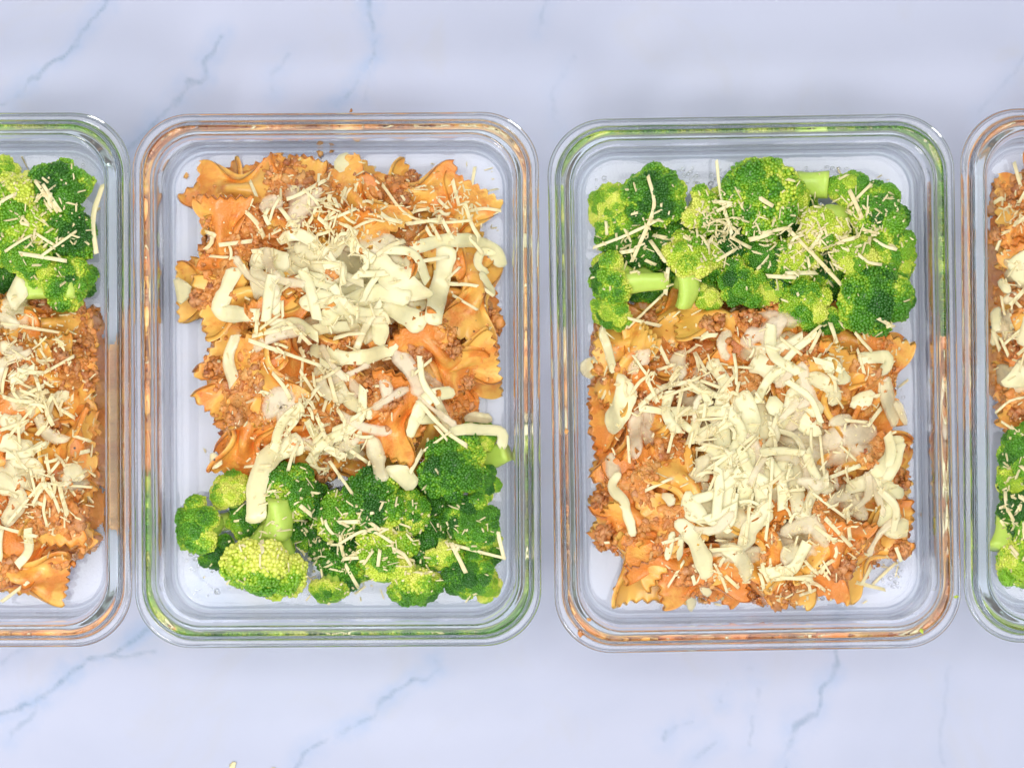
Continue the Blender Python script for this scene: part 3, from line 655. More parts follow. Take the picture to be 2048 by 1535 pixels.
stem_chunk(3, 1370, 580, 21, .015, (.12, -.95, .15), .034)
stem_chunk(3, 1660, 440, 22, .012, (.3, -.3, .8), .033)
stem_chunk(1, 100, 575, 24, .022, (.97, -.05, .2), .034)
stem_chunk(2, 553, 1035, 26, .016, (-.03, .9, -.3), .039)
stem_chunk(4, 2002, 1065, 20, .014, (-.2, .9, .3), .032)
stem_chunk(2, 985, 915, 20, .014, (.8, -.4, .3), .026)

# ---------------------------------------------------------------- cheese
def smooth_path(pts, step):
    p = np.array(pts, float)
    if len(p) == 2: p = np.array([p[0], p.mean(0), p[1]])
    q = [2 * p[0] - p[1], *p, 2 * p[-1] - p[-2]]; out = []
    for i in range(1, len(q) - 2):
        n = max(2, int(np.linalg.norm(q[i + 1] - q[i]) / step))
        for t in np.arange(n) / n:
            a, b, c, d = q[i - 1], q[i], q[i + 1], q[i + 2]
            out.append(.5 * (2 * b + (c - a) * t + (2 * a - 5 * b + 4 * c - d) * t * t + (3 * b - a - 3 * c + d) * t ** 3))
    out.append(p[-1]); return np.array(out)
def blur1(h, it):
    for _ in range(it):
        e = np.concatenate([h[:1], h, h[-1:]]); h = (e[:-2] + 2 * e[1:-1] + e[2:]) / 4
    return h
SEC = 12
def ribbon(name, pts_px, wpx, th, mat, flat=0.0, soft=4, taper=.5, wob=.18, stiff=False, sink=.0003, seed=0, **lab):
    rs = np.random.RandomState(seed + 11)
    xy = np.array([PH(a, b, .04) for a, b in pts_px]); wd = wpx * sc(.04)
    c = smooth_path(xy, .0014 if not stiff else .0022); n = len(c)
    if n < 3: c = smooth_path(xy, np.linalg.norm(xy[-1] - xy[0]) / 4); n = len(c)
    tg = np.gradient(c, axis=0); tg /= np.linalg.norm(tg, axis=1)[:, None] + 1e-9; nr = np.column_stack([-tg[:, 1], tg[:, 0]])
    s = np.linspace(0, 1, n); ends = np.minimum(1, np.minimum(s, 1 - s) * n * .0014 / max(1e-5, wd * taper)) if taper > 0 else np.ones(n)
    ww = wd / 2 * (1 + wob * vnoise(np.column_stack([s * 4 * n / 12, np.zeros(n), np.full(n, seed * 3.7)]), seed)) * (.45 + .55 * np.sqrt(ends)) if taper > 0 else wd / 2 * (1 + wob * .6 * vnoise(np.column_stack([s * n / 5, s * 0, s * 0 + seed]), seed))
    if not stiff: c = c + nr * (ww * .09 * vnoise(np.column_stack([s * n / 4.5, s * 0 + 3, s * 0 + seed]), seed + 9) + ww * .05 * vnoise(np.column_stack([s * n / 2, s * 0 + 7, s * 0 + seed]), seed + 4))[:, None]
    tt = np.linspace(-1, 1, 7); lx = c[:, None, :] + nr[:, None, :] * (tt[None, :, None] * ww[:, None, None])
    h = H.at(lx[..., 0], lx[..., 1])
    if stiff:
        hc = h.max(1); hs = blur1(hc, 6 * len(hc)); A = np.column_stack([s, np.ones(n)]); co = np.linalg.lstsq(A, hc, rcond=None)[0]; co[1] += co[0] * .5; co[0] = np.clip(co[0], -.006, .006); co[1] -= co[0] * .5
        line = A @ co; line += np.percentile(hc - line, 80); hs2 = blur1(hc, 4); z0 = .40 * line + .25 * np.maximum(hs, line - .002) + .35 * np.maximum(hs2, line - .003); zz = np.repeat(z0[:, None], 7, 1)
    else:
        raw = np.maximum(h, np.maximum(np.roll(h, 1, 1), np.roll(h, -1, 1))); raw[1:-1] = np.maximum(raw[1:-1], np.maximum(raw[:-2], raw[2:])); h = raw.copy()
        for col in range(7): h[:, col] = blur1(h[:, col], soft * 3)
        h = blur1(h.T, 3).T; zz = np.maximum(h, raw - .0004); zz = blur1(blur1(zz.T, 1).T, 2)
        sl = (zz * tt).sum(1) / (tt * tt).sum(); off = zz.mean(1); lin = off[:, None] + sl[:, None] * tt[None, :]
        lin += np.percentile(zz - lin, 68, axis=1)[:, None]; lin = np.stack([blur1(lin[:, q], 5) for q in range(7)], 1); zz = zz + flat * (lin - zz)
    zz = np.minimum(zz, .052)
    a = np.arange(SEC) / SEC * 2 * math.pi; e = .5 if stiff else .6
    ct = np.sign(np.cos(a)) * np.abs(np.cos(a)) ** e; cz = np.sign(np.sin(a)) * np.abs(np.sin(a)) ** e
    if not stiff: ct = np.array([1, .985, .9, .5, 0, -.5, -.9, -.985, -1, -.92, 0, .92]); cz = np.array([-.3, .45, .88, 1, 1, 1, .88, .45, -.3, -.9, -.9, -.9])
    th_s = th * ((.35 + .65 * np.sqrt(ends)) if taper > 0 else np.ones(n))
    zi = np.stack([np.array([np.interp(x, tt, zz[i]) for x in ct]) for i in range(n)])
    V = np.empty((n, SEC, 3)); V[..., :2] = c[:, None, :] + nr[:, None, :] * (ct[None, :, None] * ww[:, None, None])
    sk = rs.uniform(-.9, .9, 2); skew = sk[0] * (1 - s) + sk[1] * s; V[..., :2] += tg[:, None, :] * (skew[:, None, None] * ct[None, :, None] * ww[:, None, None] * (1 if stiff or len(pts_px) < 4 else .4))
    V[..., 2] = zi - sink + th_s[:, None] * (.5 + .5 * cz[None, :])
    V = V.reshape(-1, 3); V[:, :] += .00012 * np.column_stack([vnoise(V * 600, seed + j) for j in range(3)])
    F = grid_faces(n, SEC, True); m = len(V); V = np.vstack([V, V[:SEC].mean(0), V[-SEC:].mean(0)]); i = np.arange(SEC)
    T = np.concatenate([np.stack([np.full(SEC, m), (i + 1) % SEC, i], -1), np.stack([np.full(SEC, m + 1), m - SEC + i, m - SEC + (i + 1) % SEC], -1)])
    ntop = 0
    if not stiff:
        top_i = np.arange(1, 8); base = len(V); Vt = V[:n * SEC].reshape(n, SEC, 3)[:, 1:8].reshape(-1, 3); ntop = len(Vt)
        colm = np.tile(np.arange(SEC), n - 1); F = np.concatenate([F[~((colm >= 1) & (colm <= 6))], grid_faces(n, 7, False, base)]); V = np.vstack([V, Vt])
    o = V[:n * SEC].mean(0); o[2] = V[:, 2].min()
    core_a = np.clip(1.15 - np.abs(ct)[None, :] ** 3 * 1.0 - .5 * (1 - ends[:, None]), 0, 1) * np.ones((n, 1)); core_t = core_a[:, 1:8].ravel(); core_a = np.concatenate([core_a.ravel(), [.6, .6], core_t if ntop else []])
    me = mesh_np(name, V - o, [F[:, ::-1], T[:, ::-1]], mat, True, attrs=dict(core=core_a)); me.flip_normals()
    for t in np.linspace(-1, 1, 9):
        q = np.column_stack([c + nr * (t * ww)[:, None], np.array([np.interp(t, tt, zz[i]) for i in range(n)]) + th_s * .8]); H.splat(q, True)
    return link(name, me, loc=o, **lab)
def patch(k, px, py, rx, ry, rot, th, melt, seed):
    xc, yc = PH(px, py); nr, nt = 14, 48; rr = np.linspace(0, 1, nr)[1:]; a = np.arange(nt) / nt * 2 * math.pi
    rad = 1 + .38 * vnoise(np.column_stack([np.cos(a) * 2.2, np.sin(a) * 2.2, a * 0 + seed]), seed) + .12 * vnoise(np.column_stack([np.cos(a) * 6, np.sin(a) * 6, a * 0 + seed]), seed + 5)
    X = rr[:, None] * (rad * np.cos(a))[None] * rx * sc(.04); Y = rr[:, None] * (rad * np.sin(a))[None] * ry * sc(.04); cr, sr = math.cos(math.radians(rot)), math.sin(math.radians(rot))
    X, Y = xc + X * cr - Y * sr, yc + X * sr + Y * cr; raw = H.at(X, Y); h = raw.copy()
    for _ in range(22):
        h = (h + np.roll(h, 1, 1) + np.roll(h, -1, 1) + np.vstack([h[:1], h[:-1]]) + np.vstack([h[1:], h[-1:]])) / 5
    h = np.maximum(h, raw - .0004)
    for _ in range(3): h = (h + np.roll(h, 1, 1) + np.roll(h, -1, 1) + np.vstack([h[:1], h[:-1]]) + np.vstack([h[1:], h[-1:]])) / 5
    prof = th * .5 * (1 - rr[:, None] ** 5) ** .6 - .0006 * (rr[:, None] > .99); Z = np.minimum(h + prof - .0002, .052)
    Z += .0006 * vnoise(np.column_stack([X.ravel() * 190, Y.ravel() * 190, X.ravel() * 0]), seed).reshape(Z.shape)
    V = np.column_stack([X.ravel(), Y.ravel(), Z.ravel()]); B = V.copy(); B[:, 2] = (h - .0012).ravel(); m = len(V)
    F = grid_faces(nr - 1, nt, True); i = np.arange(nt); e = (nr - 2) * nt
    V2 = np.vstack([V, B, [xc, yc, Z[0].mean()], [xc, yc, h[0].mean() - .0012]]); T = np.concatenate([np.stack([np.full(nt, 2 * m), i, (i + 1) % nt], -1), np.stack([np.full(nt, 2 * m + 1), m + (i + 1) % nt, m + i], -1)])
    S_ = np.stack([e + i, m + e + i, m + e + (i + 1) % nt, e + (i + 1) % nt], -1)
    o = V2.mean(0); o[2] = V2[:, 2].min(); H.splat(V)
    ca = np.repeat(np.clip(1.2 - rr ** 2.2 * 1.15, 0, 1), nt); me = mesh_np('melted_cheese_patch', V2 - o, [F[:, ::-1], F + m, S_, T], M['cheese'], attrs=dict(core=np.concatenate([ca, ca, [1, 1]])))
    link('melted_cheese_patch', me, loc=o, label=f"{'pinkish thin' if melt > .45 else 'creamy thick'} melted cheese puddle {zone(k, px, py)} in {TAG[k]}", cat='cheese', group=f'melted cheese puddles in {TAG[k]}', melt=melt)
for i, a in enumerate([(2, 690, 560, 105, 62, -8, .0022, .2), (2, 800, 560, 55, 60, 20, .002, .15), (2, 610, 520, 60, 40, 0, .0018, .2), (2, 760, 500, 55, 35, 0, .0018, .4), (2, 690, 880, 60, 32, -10, .0014, .7), (2, 730, 640, 55, 35, 0, .0018, .1), (2, 560, 815, 30, 36, 0, .0022, .8), (2, 600, 400, 32, 40, 40, .0014, .9), (2, 860, 770, 22, 40, 30, .0014, .9), (2, 640, 650, 50, 26, 20, .0014, .5),
                       (3, 1490, 860, 70, 85, 10, .0022, .15), (3, 1500, 970, 75, 60, 0, .0022, .2), (3, 1600, 890, 70, 55, 20, .0018, .45), (3, 1440, 1020, 60, 55, 0, .0018, .25), (3, 1540, 700, 60, 34, 15, .002, .4), (3, 1400, 790, 42, 55, -20, .0016, .6), (3, 1690, 890, 60, 32, 10, .0015, .8), (3, 1590, 1080, 60, 32, -20, .0015, .6), (3, 1290, 850, 24, 52, 5, .0014, .9), (3, 1560, 640, 40, 26, 0, .0016, .9), (3, 1470, 1110, 50, 25, 0, .0014, .5), (3, 1700, 990, 40, 34, 0, .0014, .5),
                       (1, 20, 620, 42, 34, 20, .0018, .4), (1, 30, 950, 60, 36, 10, .0018, .3), (1, 60, 800, 40, 30, 0, .0016, .3), (1, 140, 960, 34, 26, 40, .0014, .6), (4, 2045, 540, 34, 40, 0, .0018, .3), (4, 2040, 750, 34, 30, 0, .0018, .3), (4, 2010, 650, 24, 30, 0, .0014, .6)]):
    patch(*a, seed=200 + i)
STRIPS = {  # points, width px, melt, (optional label)
    2: [([(640, 375), (605, 415), (580, 455)], 38, .9), ([(520, 412), (565, 400)], 34, .9), ([(672, 318), (704, 334)], 34, .1), ([(368, 560), (370, 605)], 36, .2), ([(590, 500), (650, 505), (700, 470)], 34, .3), ([(785, 470), (742, 505)], 36, .6),
        ([(500, 520), (545, 520), (580, 528)], 40, 0), ([(472, 535), (448, 590), (440, 622), (520, 632)], 30, .1), ([(560, 540), (552, 590), (546, 628)], 26, 0), ([(500, 560), (540, 585), (560, 600)], 44, .4), ([(600, 560), (680, 578), (760, 602), (850, 652)], 42, .05), ([(740, 520), (790, 556), (840, 600)], 52, .1), ([(640, 640), (715, 618), (760, 648), (757, 690)], 34, 0), ([(680, 610), (760, 585), (820, 600)], 36, .05), ([(600, 610), (660, 600), (720, 640)], 34, .1),
        ([(620, 700), (700, 716), (795, 698)], 28, 0), ([(790, 700), (822, 745), (845, 795)], 30, .85), ([(660, 730), (690, 790), (745, 832)], 26, .1), ([(640, 730), (650, 780), (690, 800)], 24, .3), ([(910, 783), (856, 795), (832, 838), (818, 874)], 24, 0), ([(835, 838), (880, 838)], 18, 0), ([(870, 790), (890, 835), (905, 860)], 18, .3), ([(540, 835), (560, 800), (592, 828)], 40, .85), ([(705, 830), (708, 915)], 38, .15), ([(742, 870), (760, 925), (768, 962)], 34, .4), ([(785, 930), (832, 972)], 38, .1), ([(600, 880), (650, 900), (720, 880)], 30, .6),
        ([(898, 862), (950, 858), (1002, 864), (1004, 898)], 24, 0), ([(760, 760), (775, 790), (750, 820)], 26, .7), ([(700, 760), (720, 790)], 28, .9), ([(985, 838), (932, 830)], 20, .3), ([(425, 912), (440, 932)], 30, .2), ([(560, 480), (600, 470), (640, 490)], 24, .2), ([(540, 640), (600, 660)], 20, .3),
        ([(893, 488), (884, 555), (872, 610), (866, 650)], 38, 0), ([(822, 500), (880, 482), (940, 482), (985, 500), (1002, 535)], 28, 0), ([(992, 505), (962, 505), (956, 530), (976, 548)], 16, 0), ([(960, 545), (990, 590)], 14, .1),
        ([(606, 884), (548, 906), (518, 955), (512, 1045)], 44, .02, 'broad pale cheese strip curving from the pasta down onto the broccoli')],
    3: [([(1178, 715), (1172, 755)], 36, .3), ([(1200, 655), (1214, 690), (1228, 745)], 20, .1), ([(1300, 700), (1258, 745)], 36, .8), ([(1350, 705), (1360, 765)], 44, .6), ([(1480, 682), (1540, 662), (1575, 640)], 36, .85), ([(1500, 725), (1552, 742), (1562, 768)], 44, .2), ([(1420, 720), (1450, 770), (1440, 830)], 30, .2), ([(1272, 820), (1268, 880), (1278, 912)], 36, .9), ([(1400, 850), (1430, 900), (1390, 960)], 36, .3),
        ([(1256, 758), (1244, 815), (1212, 852)], 42, .05, 'broad leaf-shaped cheese strip beside the pasta edge'), ([(1222, 905), (1228, 948), (1240, 960)], 26, .7), ([(1240, 945), (1224, 972), (1250, 1010), (1266, 1072)], 20, .1), ([(1480, 785), (1500, 830), (1494, 920), (1488, 1012)], 34, .05), ([(1440, 850), (1450, 930), (1440, 1000)], 36, .1), ([(1540, 852), (1598, 842), (1622, 872)], 42, .1), ([(1640, 880), (1700, 870), (1752, 860)], 40, .8), ([(1560, 800), (1545, 830)], 40, .05), ([(1572, 830), (1590, 790), (1622, 758), (1662, 776), (1668, 810)], 30, .2), ([(1612, 800), (1640, 830)], 38, .1),
        ([(1650, 715), (1668, 738), (1692, 766)], 30, 0, 'plump white cheese strip lying on bare meat sauce'), ([(1716, 718), (1770, 716), (1768, 750)], 26, .05), ([(1765, 760), (1775, 800), (1792, 850)], 32, .4), ([(1732, 782), (1718, 818)], 42, .05), ([(1790, 870), (1775, 920), (1740, 960), (1690, 975)], 32, .05), ([(1800, 885), (1782, 945), (1740, 985)], 24, .1), ([(1740, 962), (1772, 1000), (1766, 1048)], 28, 0), ([(1768, 968), (1802, 990)], 24, 0), ([(1700, 1000), (1730, 1040)], 36, .6), ([(1352, 1040), (1382, 1070), (1402, 1112), (1418, 1155)], 34, .1), ([(1346, 1062), (1332, 1118)], 14, .1), ([(1362, 1070), (1358, 1118)], 12, .1), ([(1368, 988), (1402, 1046)], 40, .05), ([(1410, 910), (1392, 962)], 28, .4), ([(1450, 935), (1446, 1050)], 44, .15), ([(1520, 952), (1530, 1050)], 36, .15), ([(1600, 900), (1590, 980), (1605, 1040)], 36, .3), ([(1640, 930), (1655, 990)], 36, .4), ([(1560, 1062), (1622, 1050), (1654, 1092)], 36, .6), ([(1500, 1155), (1478, 1112), (1440, 1098)], 32, .3), ([(1770, 1070), (1814, 1048)], 38, .2), ([(1560, 1112), (1606, 1098)], 40, .4), ([(1384, 1214), (1376, 1188)], 22, .2), ([(1540, 1000), (1500, 1060), (1490, 1100)], 32, .2), ([(1580, 760), (1560, 720)], 28, .3), ([(1420, 1185), (1400, 1178)], 20, .2), ([(1330, 985), (1348, 1010)], 24, .3), ([(1560, 920), (1580, 960)], 30, .1), ([(1660, 850), (1700, 830)], 26, .5), ([(1790, 800), (1810, 850)], 20, .6)],
    1: [([(20, 612), (48, 562)], 38, .2), ([(0, 640), (40, 650)], 30, .5), ([(90, 950), (60, 928), (20, 920)], 34, .3), ([(145, 925), (155, 962)], 30, .3), ([(-10, 960), (40, 990), (10, 1050)], 34, .3), ([(20, 760), (60, 740)], 30, .3), ([(0, 840), (50, 850)], 34, .2), ([(105, 795), (140, 790)], 28, .2), ([(0, 700), (30, 690)], 26, .4), ([(-5, 880), (70, 900)], 36, .2)],
    4: [([(2040, 505), (2032, 565)], 38, .1), ([(1990, 615), (1985, 690)], 18, .2), ([(2048, 735), (2020, 775)], 42, .1), ([(2000, 600), (2040, 590)], 24, .5), ([(2060, 640), (2040, 690)], 34, .2), ([(1995, 560), (2020, 585)], 16, .1)],
}
random.seed(31)
for k_, cl_ in {2: [(700, 570, 90, 50, 13), (660, 700, 80, 40, 6), (760, 800, 80, 60, 7), (650, 880, 60, 30, 4), (560, 560, 60, 40, 4)], 3: [(1490, 900, 90, 90, 22), (1650, 900, 70, 80, 9), (1400, 790, 60, 50, 6), (1580, 720, 60, 30, 4), (1700, 1000, 60, 50, 5), (1480, 1060, 80, 40, 6)], 1: [(50, 900, 40, 80, 5), (50, 760, 40, 40, 3)]}.items():
    for cx_, cy_, sx_, sy_, n_ in cl_:
        for _ in range(n_):
            x_, y_, l_, a_ = random.gauss(cx_, sx_), random.gauss(cy_, sy_), random.uniform(25, 58), random.uniform(0, 3.14); b_ = random.gauss(0, .3) * l_
            if min(H.at(*PH(x_ + q * l_ * math.cos(a_), y_ + q * l_ * math.sin(a_))) for q in (-1, 0, 1)) < .014 or (k_ == 3 and y_ < 680): continue
            STRIPS[k_].append(([(x_ - l_ * math.cos(a_), y_ - l_ * math.sin(a_)), (x_ - b_ * math.sin(a_), y_ + b_ * math.cos(a_)), (x_ + l_ * math.cos(a_), y_ + l_ * math.sin(a_))], random.uniform(13, 29), random.choice([.0, .05, .1, .3, .6, .8]), None))
sn = 0
for k, lst in STRIPS.items():
    for it in lst:
        sn += 1; melt = it[2]; plen = sum(math.dist(it[0][q], it[0][q + 1]) for q in range(len(it[0]) - 1))
        lb = (it[3] + f' in {TAG[k]}') if len(it) > 3 and it[3] else f"{'wide' if it[1] >= 34 else 'narrow'} {'half-melted pinkish' if melt > .45 else 'creamy white'} mozzarella strip {zone(k, *it[0][1])} in {TAG[k]}"
        if len(lb.split()) > 16: lb = it[3]
        ribbon('mozzarella_strip', it[0], it[1] * (1.0 if len(it) < 4 or it[3] else .85), .0005 if melt < .5 else .0003, M['cheese'], soft=2 if melt < .5 else 1, taper=(0 if melt < .5 else .3) if len(it) > 3 and it[3] is None else .10 if (melt < .08 and it[1] < 40) or plen < it[1] * 1.7 else (.25 if melt < .5 else .5), wob=.20 + .3 * melt, flat=1.0 if melt < .3 else .6, seed=sn, label=lb, cat='cheese', group=f'mozzarella strips in {TAG[k]}', melt=float(melt))
SHREDS = {
    2: [[(765, 370), (812, 428), (870, 445), (945, 442)], [(930, 405), (942, 445), (960, 478)], [(812, 448), (885, 438)], [(575, 400), (600, 388), (652, 362)], [(862, 447), (882, 482)], [(885, 440), (905, 478)], [(500, 362), (512, 392)], [(498, 680), (570, 706), (645, 732)], [(505, 672), (592, 652)], [(575, 642), (625, 690)], [(516, 618), (512, 668)], [(520, 658), (562, 628)], [(655, 740), (672, 802)], [(660, 920), (712, 998)], [(905, 590), (955, 620)], [(895, 567), (955, 572), (988, 592)], [(835, 800), (890, 860), (935, 892)], [(842, 905), (902, 862)],
        [(678, 1086), (735, 1060), (788, 1086)], [(676, 1044), (722, 1042)], [(898, 1086), (1012, 1112)], [(902, 1085), (932, 1145)], [(995, 1062), (1008, 1115)], [(690, 1128), (716, 1172)], [(760, 1098), (756, 1132)], [(688, 1118), (722, 1100)], [(828, 748), (864, 718)], [(438, 490), (505, 482)], [(420, 512), (470, 516)], [(905, 360), (918, 412)], [(950, 335), (940, 395)], [(610, 700), (600, 790)], [(640, 770), (580, 850)], [(620, 800), (650, 870)], [(600, 740), (640, 800)], [(820, 945), (845, 900)], [(545, 470), (600, 440)], [(560, 415), (590, 455)], [(870, 850), (895, 880)], [(600, 1010), (625, 1030)], [(735, 925), (700, 900)], [(790, 1110), (830, 1120)], [(620, 905), (640, 945)]],
    3: [[(1295, 352), (1308, 400), (1300, 440), (1262, 525)], [(1183, 500), (1250, 472), (1320, 438)], [(1426, 328), (1442, 395), (1462, 470)], [(1458, 474), (1502, 496)], [(1432, 522), (1472, 498)], [(1522, 466), (1580, 455)], [(1576, 456), (1640, 524), (1688, 572)], [(1742, 368), (1698, 412)], [(1336, 535), (1328, 590)], [(1330, 585), (1256, 655)], [(1255, 636), (1322, 652)], [(1570, 546), (1632, 546)], [(1533, 552), (1592, 555)], [(1240, 506), (1270, 500)], [(1300, 480), (1332, 525)], [(1212, 442), (1214, 470)], [(1305, 470), (1332, 476)], [(1290, 520), (1312, 530)],
        [(1366, 770), (1352, 840), (1336, 905)], [(1322, 795), (1398, 768)], [(1388, 704), (1412, 742)], [(1314, 740), (1352, 728)], [(1318, 688), (1336, 728)], [(1340, 765), (1360, 745)], [(1560, 676), (1604, 710)], [(1608, 678), (1642, 650)], [(1618, 705), (1640, 660)], [(1735, 852), (1762, 815)], [(1690, 840), (1732, 844)], [(1650, 1035), (1702, 1092)], [(1628, 1050), (1672, 1084)], [(1722, 1168), (1740, 1130)], [(1745, 1168), (1798, 1124)], [(1712, 1164), (1766, 1176)], [(1335, 1172), (1368, 1120)], [(1792, 1094), (1802, 1122)], [(1545, 1158), (1628, 1150)], [(1598, 1190), (1632, 1178)], [(1255, 870), (1258, 925)], [(1290, 980), (1345, 955)], [(1450, 1150), (1478, 1175)], [(1385, 1150), (1390, 1168)], [(1545, 915), (1540, 1000), (1530, 1080)], [(1500, 1000), (1490, 1090)], [(1470, 900), (1400, 950)], [(1640, 870), (1650, 960)], [(1680, 890), (1712, 920)], [(1660, 955), (1720, 930)], [(1625, 985), (1690, 1035)], [(1420, 1100), (1485, 1095)], [(1400, 760), (1480, 790)], [(1555, 830), (1540, 870)], [(1640, 1130), (1660, 1160)], [(1560, 700), (1530, 690)]],
    1: [[(72, 362), (118, 425)], [(86, 368), (122, 424)], [(38, 506), (134, 522)], [(70, 466), (112, 492)], [(82, 512), (154, 462)], [(2, 646), (126, 666)], [(70, 680), (97, 722)], [(115, 680), (130, 700)], [(86, 746), (150, 712)], [(18, 1045), (122, 922)], [(90, 966), (192, 972)], [(0, 1052), (76, 1072)], [(65, 900), (96, 884)], [(144, 870), (186, 882)], [(160, 905), (182, 900)], [(14, 1198), (58, 1162)], [(40, 445), (60, 450)], [(65, 1000), (90, 1010)], [(80, 770), (60, 830)], [(70, 750), (90, 810)], [(30, 800), (90, 770)], [(20, 870), (80, 800)], [(100, 830), (110, 790)], [(40, 900), (36, 840)], [(0, 860), (60, 840)], [(75, 870), (108, 830)], [(40, 780), (95, 800)], [(120, 820), (140, 815)], [(60, 935), (75, 1000)]],
    4: [[(2020, 328), (2046, 382)], [(1990, 826), (2018, 802), (2048, 794)], [(1998, 842), (2048, 872)], [(1998, 592), (2010, 630)], [(2020, 610), (2048, 580)], [(1985, 660), (2000, 700)], [(2005, 690), (2040, 660)], [(2020, 1090), (2036, 1110)], [(2000, 480), (1994, 500)], [(2040, 930), (2060, 950)]],
}
CLUS = {2: [(650, 445, 52, 40, 26), (610, 760, 42, 60, 14), (640, 880, 45, 30, 10), (900, 420, 50, 30, 10), (700, 600, 110, 50, 8), (740, 1090, 120, 45, 10), (480, 500, 40, 25, 5)],
        3: [(1430, 810, 60, 70, 18), (1520, 950, 100, 80, 22), (1660, 1040, 70, 60, 12), (1310, 750, 50, 50, 8), (1530, 1140, 80, 30, 8), (1620, 480, 80, 60, 8), (1700, 760, 60, 60, 6), (1430, 460, 30, 25, 5)],
        1: [(75, 790, 40, 45, 16), (50, 900, 50, 40, 8), (70, 440, 50, 50, 5), (110, 1010, 50, 40, 6)],
        4: [(2030, 640, 30, 50, 5), (2025, 420, 20, 40, 3), (2030, 1000, 25, 80, 3)]}
sn = 1000
for k in SHREDS:
    lst = list(SHREDS[k])
    for cx, cyy, sx, sy, n in CLUS[k]:
        for _ in range(n):
            px, py = random.gauss(cx, sx), random.gauss(cyy, sy); L = random.choice([22, 28, 34, 40, 52, 64]) / 2; a = random.uniform(0, 3.14); b = random.gauss(0, .16) * L
            if min(H.at(*PH(px + q * L * math.cos(a), py + q * L * math.sin(a))) for q in (-1, 0, 1)) < .014: continue
            lst.append([(px - L * math.cos(a), py - L * math.sin(a)), (px - b * math.sin(a), py + b * math.cos(a)), (px + L * math.cos(a), py + L * math.sin(a))])
    for pts in lst:
        sn += 1; L = sum(math.dist(pts[i], pts[i + 1]) for i in range(len(pts) - 1)); broc = {2: pts[0][1] > 985, 3: pts[0][1] < 600, 1: pts[0][1] < 540, 4: pts[0][1] > 890}[k]
        ribbon('parmesan_shred', pts, random.uniform(5.2, 8.8), random.uniform(.0006, .0010), M['parm'], taper=0, wob=.2, stiff=True, sink=.0002, seed=sn,
               label=f"{'long' if L > 60 else 'short'} thin {'curved ' if len(pts) > 3 else ''}parmesan shred {zone(k, *pts[0])} in {TAG[k]}", cat='cheese', group=f"parmesan shreds on the {'broccoli' if broc else 'pasta'} in {TAG[k]}")
# the shred standing against the glass wall
x, y = P(203, 440, .045)
ribbon('parmesan_shred', [(206, 368), (199, 440), (207, 512)], 10, .0014, M['parm'], taper=0, stiff=True, seed=1999, label='long parmesan shred standing against the glass wall beside dark broccoli', cat='cheese', group='parmesan shreds at the glass')

# fine grated crumbs, uncountable
def crumbs(k, clusters, smin=.00022, smax=.0006):
    Vs, Fs, o = [], [], 0; bx = np.array([(a, b, c) for a in (-1, 1) for b in (-1, 1) for c in (-1, 1)], float)
    bf = np.array([(0, 1, 3, 2), (4, 6, 7, 5), (0, 4, 5, 1), (2, 3, 7, 6), (0, 2, 6, 4), (1, 5, 7, 3)])
    for cx, cyy, sx, sy, n in clusters:
        for _ in range(int(n * 2.2)):
            x, y = PH(random.gauss(cx, sx), random.gauss(cyy, sy))
            if not inside_cont(k, x, y, .017): continue
            s = np.array([random.uniform(smin, smax) * random.choice([1, 2, 4, 6]), random.uniform(smin, smax), random.uniform(smin, smax) * .7]); R = rand_rots(1)[0]
            Vs.append((bx * s * np.random.uniform(.45, 1.15, (8, 3))) @ R.T + [x, y, float(H.at(x, y)) + .0003]); Fs.append(bf + o); o += 8
    me = mesh_np('grated_cheese_crumbs', np.concatenate(Vs), np.concatenate(Fs), M['parm'], False)
    link('grated_cheese_crumbs', me, label=f'fine white grated cheese crumbs scattered over the food in {TAG[k]}', cat='cheese', kind='stuff')
crumbs(2, [(660, 450, 80, 55, 150), (620, 780, 80, 80, 70), (640, 890, 60, 40, 40), (900, 420, 70, 40, 60), (760, 1090, 130, 60, 130), (600, 1060, 60, 60, 60), (700, 600, 150, 100, 40)])
crumbs(3, [(1440, 820, 90, 90, 90), (1520, 960, 130, 110, 90), (1660, 1040, 90, 80, 70), (1310, 760, 60, 80, 60), (1620, 480, 60, 50, 130), (1430, 450, 35, 35, 90), (1740, 440, 50, 40, 50), (1290, 490, 60, 50, 50), (1700, 740, 70, 70, 50), (1540, 1160, 100, 35, 50)])
crumbs(1, [(75, 790, 60, 70, 80), (70, 440, 60, 60, 80), (90, 1000, 60, 60, 60), (60, 670, 60, 40, 40)])
crumbs(4, [(2030, 620, 30, 90, 40), (2025, 430, 20, 40, 20), (2030, 1000, 25, 80, 40)])

# ---------------------------------------------------------------- water drops on the glass floor
def drops(k, zones):
    Vs, Fs, o = [], [], 0; v, f = ICO1
    for x0, y0, x1, y1, n in zones:
        for _ in range(n):
            x, y = P(random.uniform(x0, x1), random.uniform(y0, y1), .006)
            if H.at(x, y) > .008 or not inside_cont(k, x, y, .019): continue
            r = random.uniform(.0003, .0009) * random.choice([.7, 1, 1]); Vs.append(v * [r * random.uniform(.9, 1.7), r, r * .55] + [x, y, .0056 + r * .15]); Fs.append(f + o); o += len(v)
    if Vs: link('water_drops', mesh_np('water_drops', np.concatenate(Vs), np.concatenate(Fs), M['water']), label=f'tiny clear condensation drops on the glass floor of {TAG[k]}', cat='water', kind='stuff')
drops(3, [(1330, 300, 1700, 370, 170), (1780, 340, 1850, 1000, 130), (1400, 1195, 1680, 1245, 160), (1150, 330, 1220, 430, 25), (1760, 1050, 1840, 1180, 60)])
drops(2, [(380, 1170, 760, 1225, 70), (345, 1100, 430, 1200, 25), (760, 1190, 1000, 1225, 30), (560, 285, 700, 330, 20)])
drops(1, [(20, 290, 190, 330, 60)])
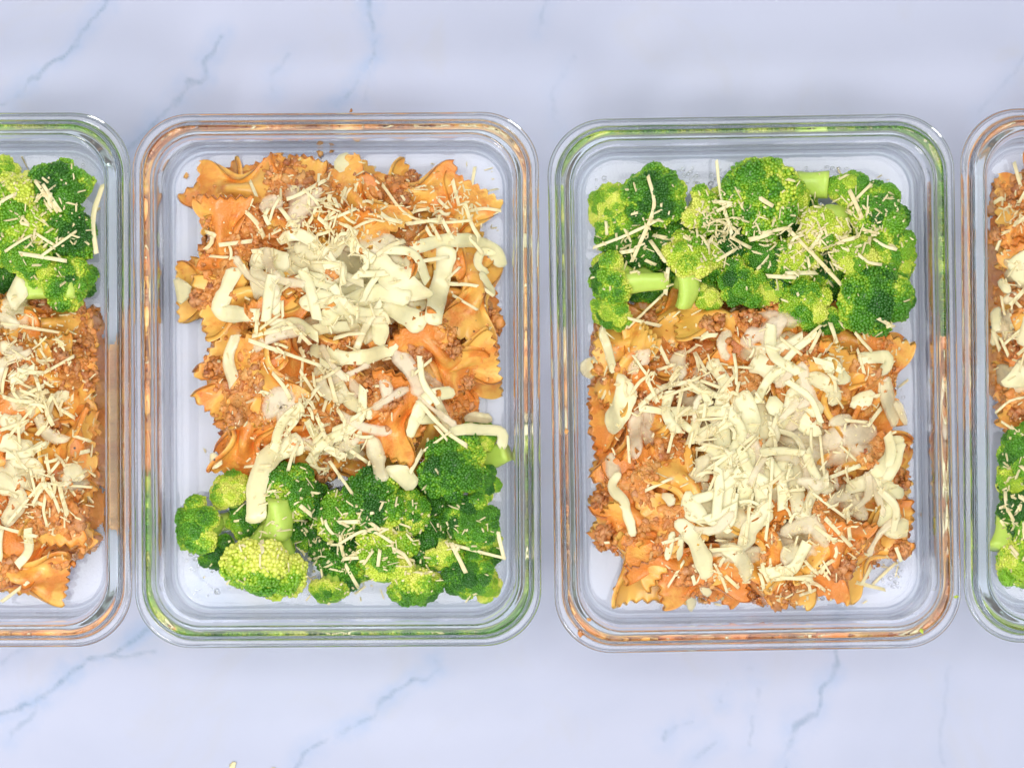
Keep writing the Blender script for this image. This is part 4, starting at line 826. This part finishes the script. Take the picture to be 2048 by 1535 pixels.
drops(4, [(1990, 1130, 2048, 1180, 30)])

# ---------------------------------------------------------------- stray bits on rims and table
def speck(name, px, py, z, r, flat, mat, label, cat, col=None, seed=0, on=None):
    v, f = ICO2; x, y = P(px, py, z); V = v * (1 + .9 * fbm(v * 1.9 + seed, seed, 2))[:, None] * np.array([r * .95, r * .7, r * flat * .8]) @ rotm('Z', seed * 1.3).T
    V[:, 2] -= V[:, 2].min(); at = dict(ripe=np.full(len(V), .75)) if mat == 'bud' else None
    me = mesh_np(name, V, f, M[mat], True, col=None if col is None else np.repeat([col], len(V), 0), attrs=at)
    link(name, me, loc=(x, y, z), label=label, cat=cat)
speck('cheese_crumb', 466, 1530, .0002, .0016, .3, 'parm', 'small pale crumb on the marble below the cheese-draped-broccoli container', 'crumb', seed=1)
speck('cheese_crumb', 548, 1537, .0002, .0009, .5, 'parm', 'tiny pale crumb on the marble beside a larger crumb', 'crumb', seed=2)
speck('meat_crumb', 702, 222, .0455, .0008, .8, 'sauce', 'tiny brown meat crumb on the rim of the cheese-draped-broccoli container', 'crumb', col=(.30, .10, .03), seed=3)
speck('broccoli_crumb', 1843, 1261, .0520, .0009, .6, 'bud', 'tiny green broccoli crumb on a rounded rim corner by meat sauce', 'crumb', seed=4)
speck('broccoli_crumb', 1912, 1192, .0457, .0008, .6, 'bud', 'tiny green broccoli crumb on the flange between two containers', 'crumb', seed=5)
speck('sauce_smear', 1160, 1266, .0457, .0014, .22, 'sauce', 'orange sauce smear on the rim corner of the cheese-smothered container', 'sauce', col=(.86, .40, .08), seed=6)
speck('sauce_smear', 1178, 1238, .0519, .0009, .4, 'sauce', 'tiny sauce dot on the lip near an orange smear', 'sauce', col=(.86, .40, .08), seed=7)
speck('sauce_smear', 1133, 862, .0519, .0012, .3, 'sauce', 'small sauce smear along the straight lip beside the pasta heap', 'sauce', col=(.88, .42, .1), seed=8)
for i, (px, py, r) in enumerate([(372, 352, .0012), (640, 306, .0016), (664, 302, .0010), (1848, 1028, .0009), (1230, 1178, .0010)]):
    speck('sauce_smear', px, py, .0052, r, .2, 'sauce', ['thin sauce streak on bare glass floor in a container corner', 'faint sauce smear on the glass floor by a white cheese block', 'small sauce dot on the glass floor beside a fainter smear', 'lone sauce dot on bare glass floor by the melted cheese', 'sauce dot on the glass floor under the bow-tie edge'][i], 'sauce', col=(.85, .45, .12), seed=20 + i)
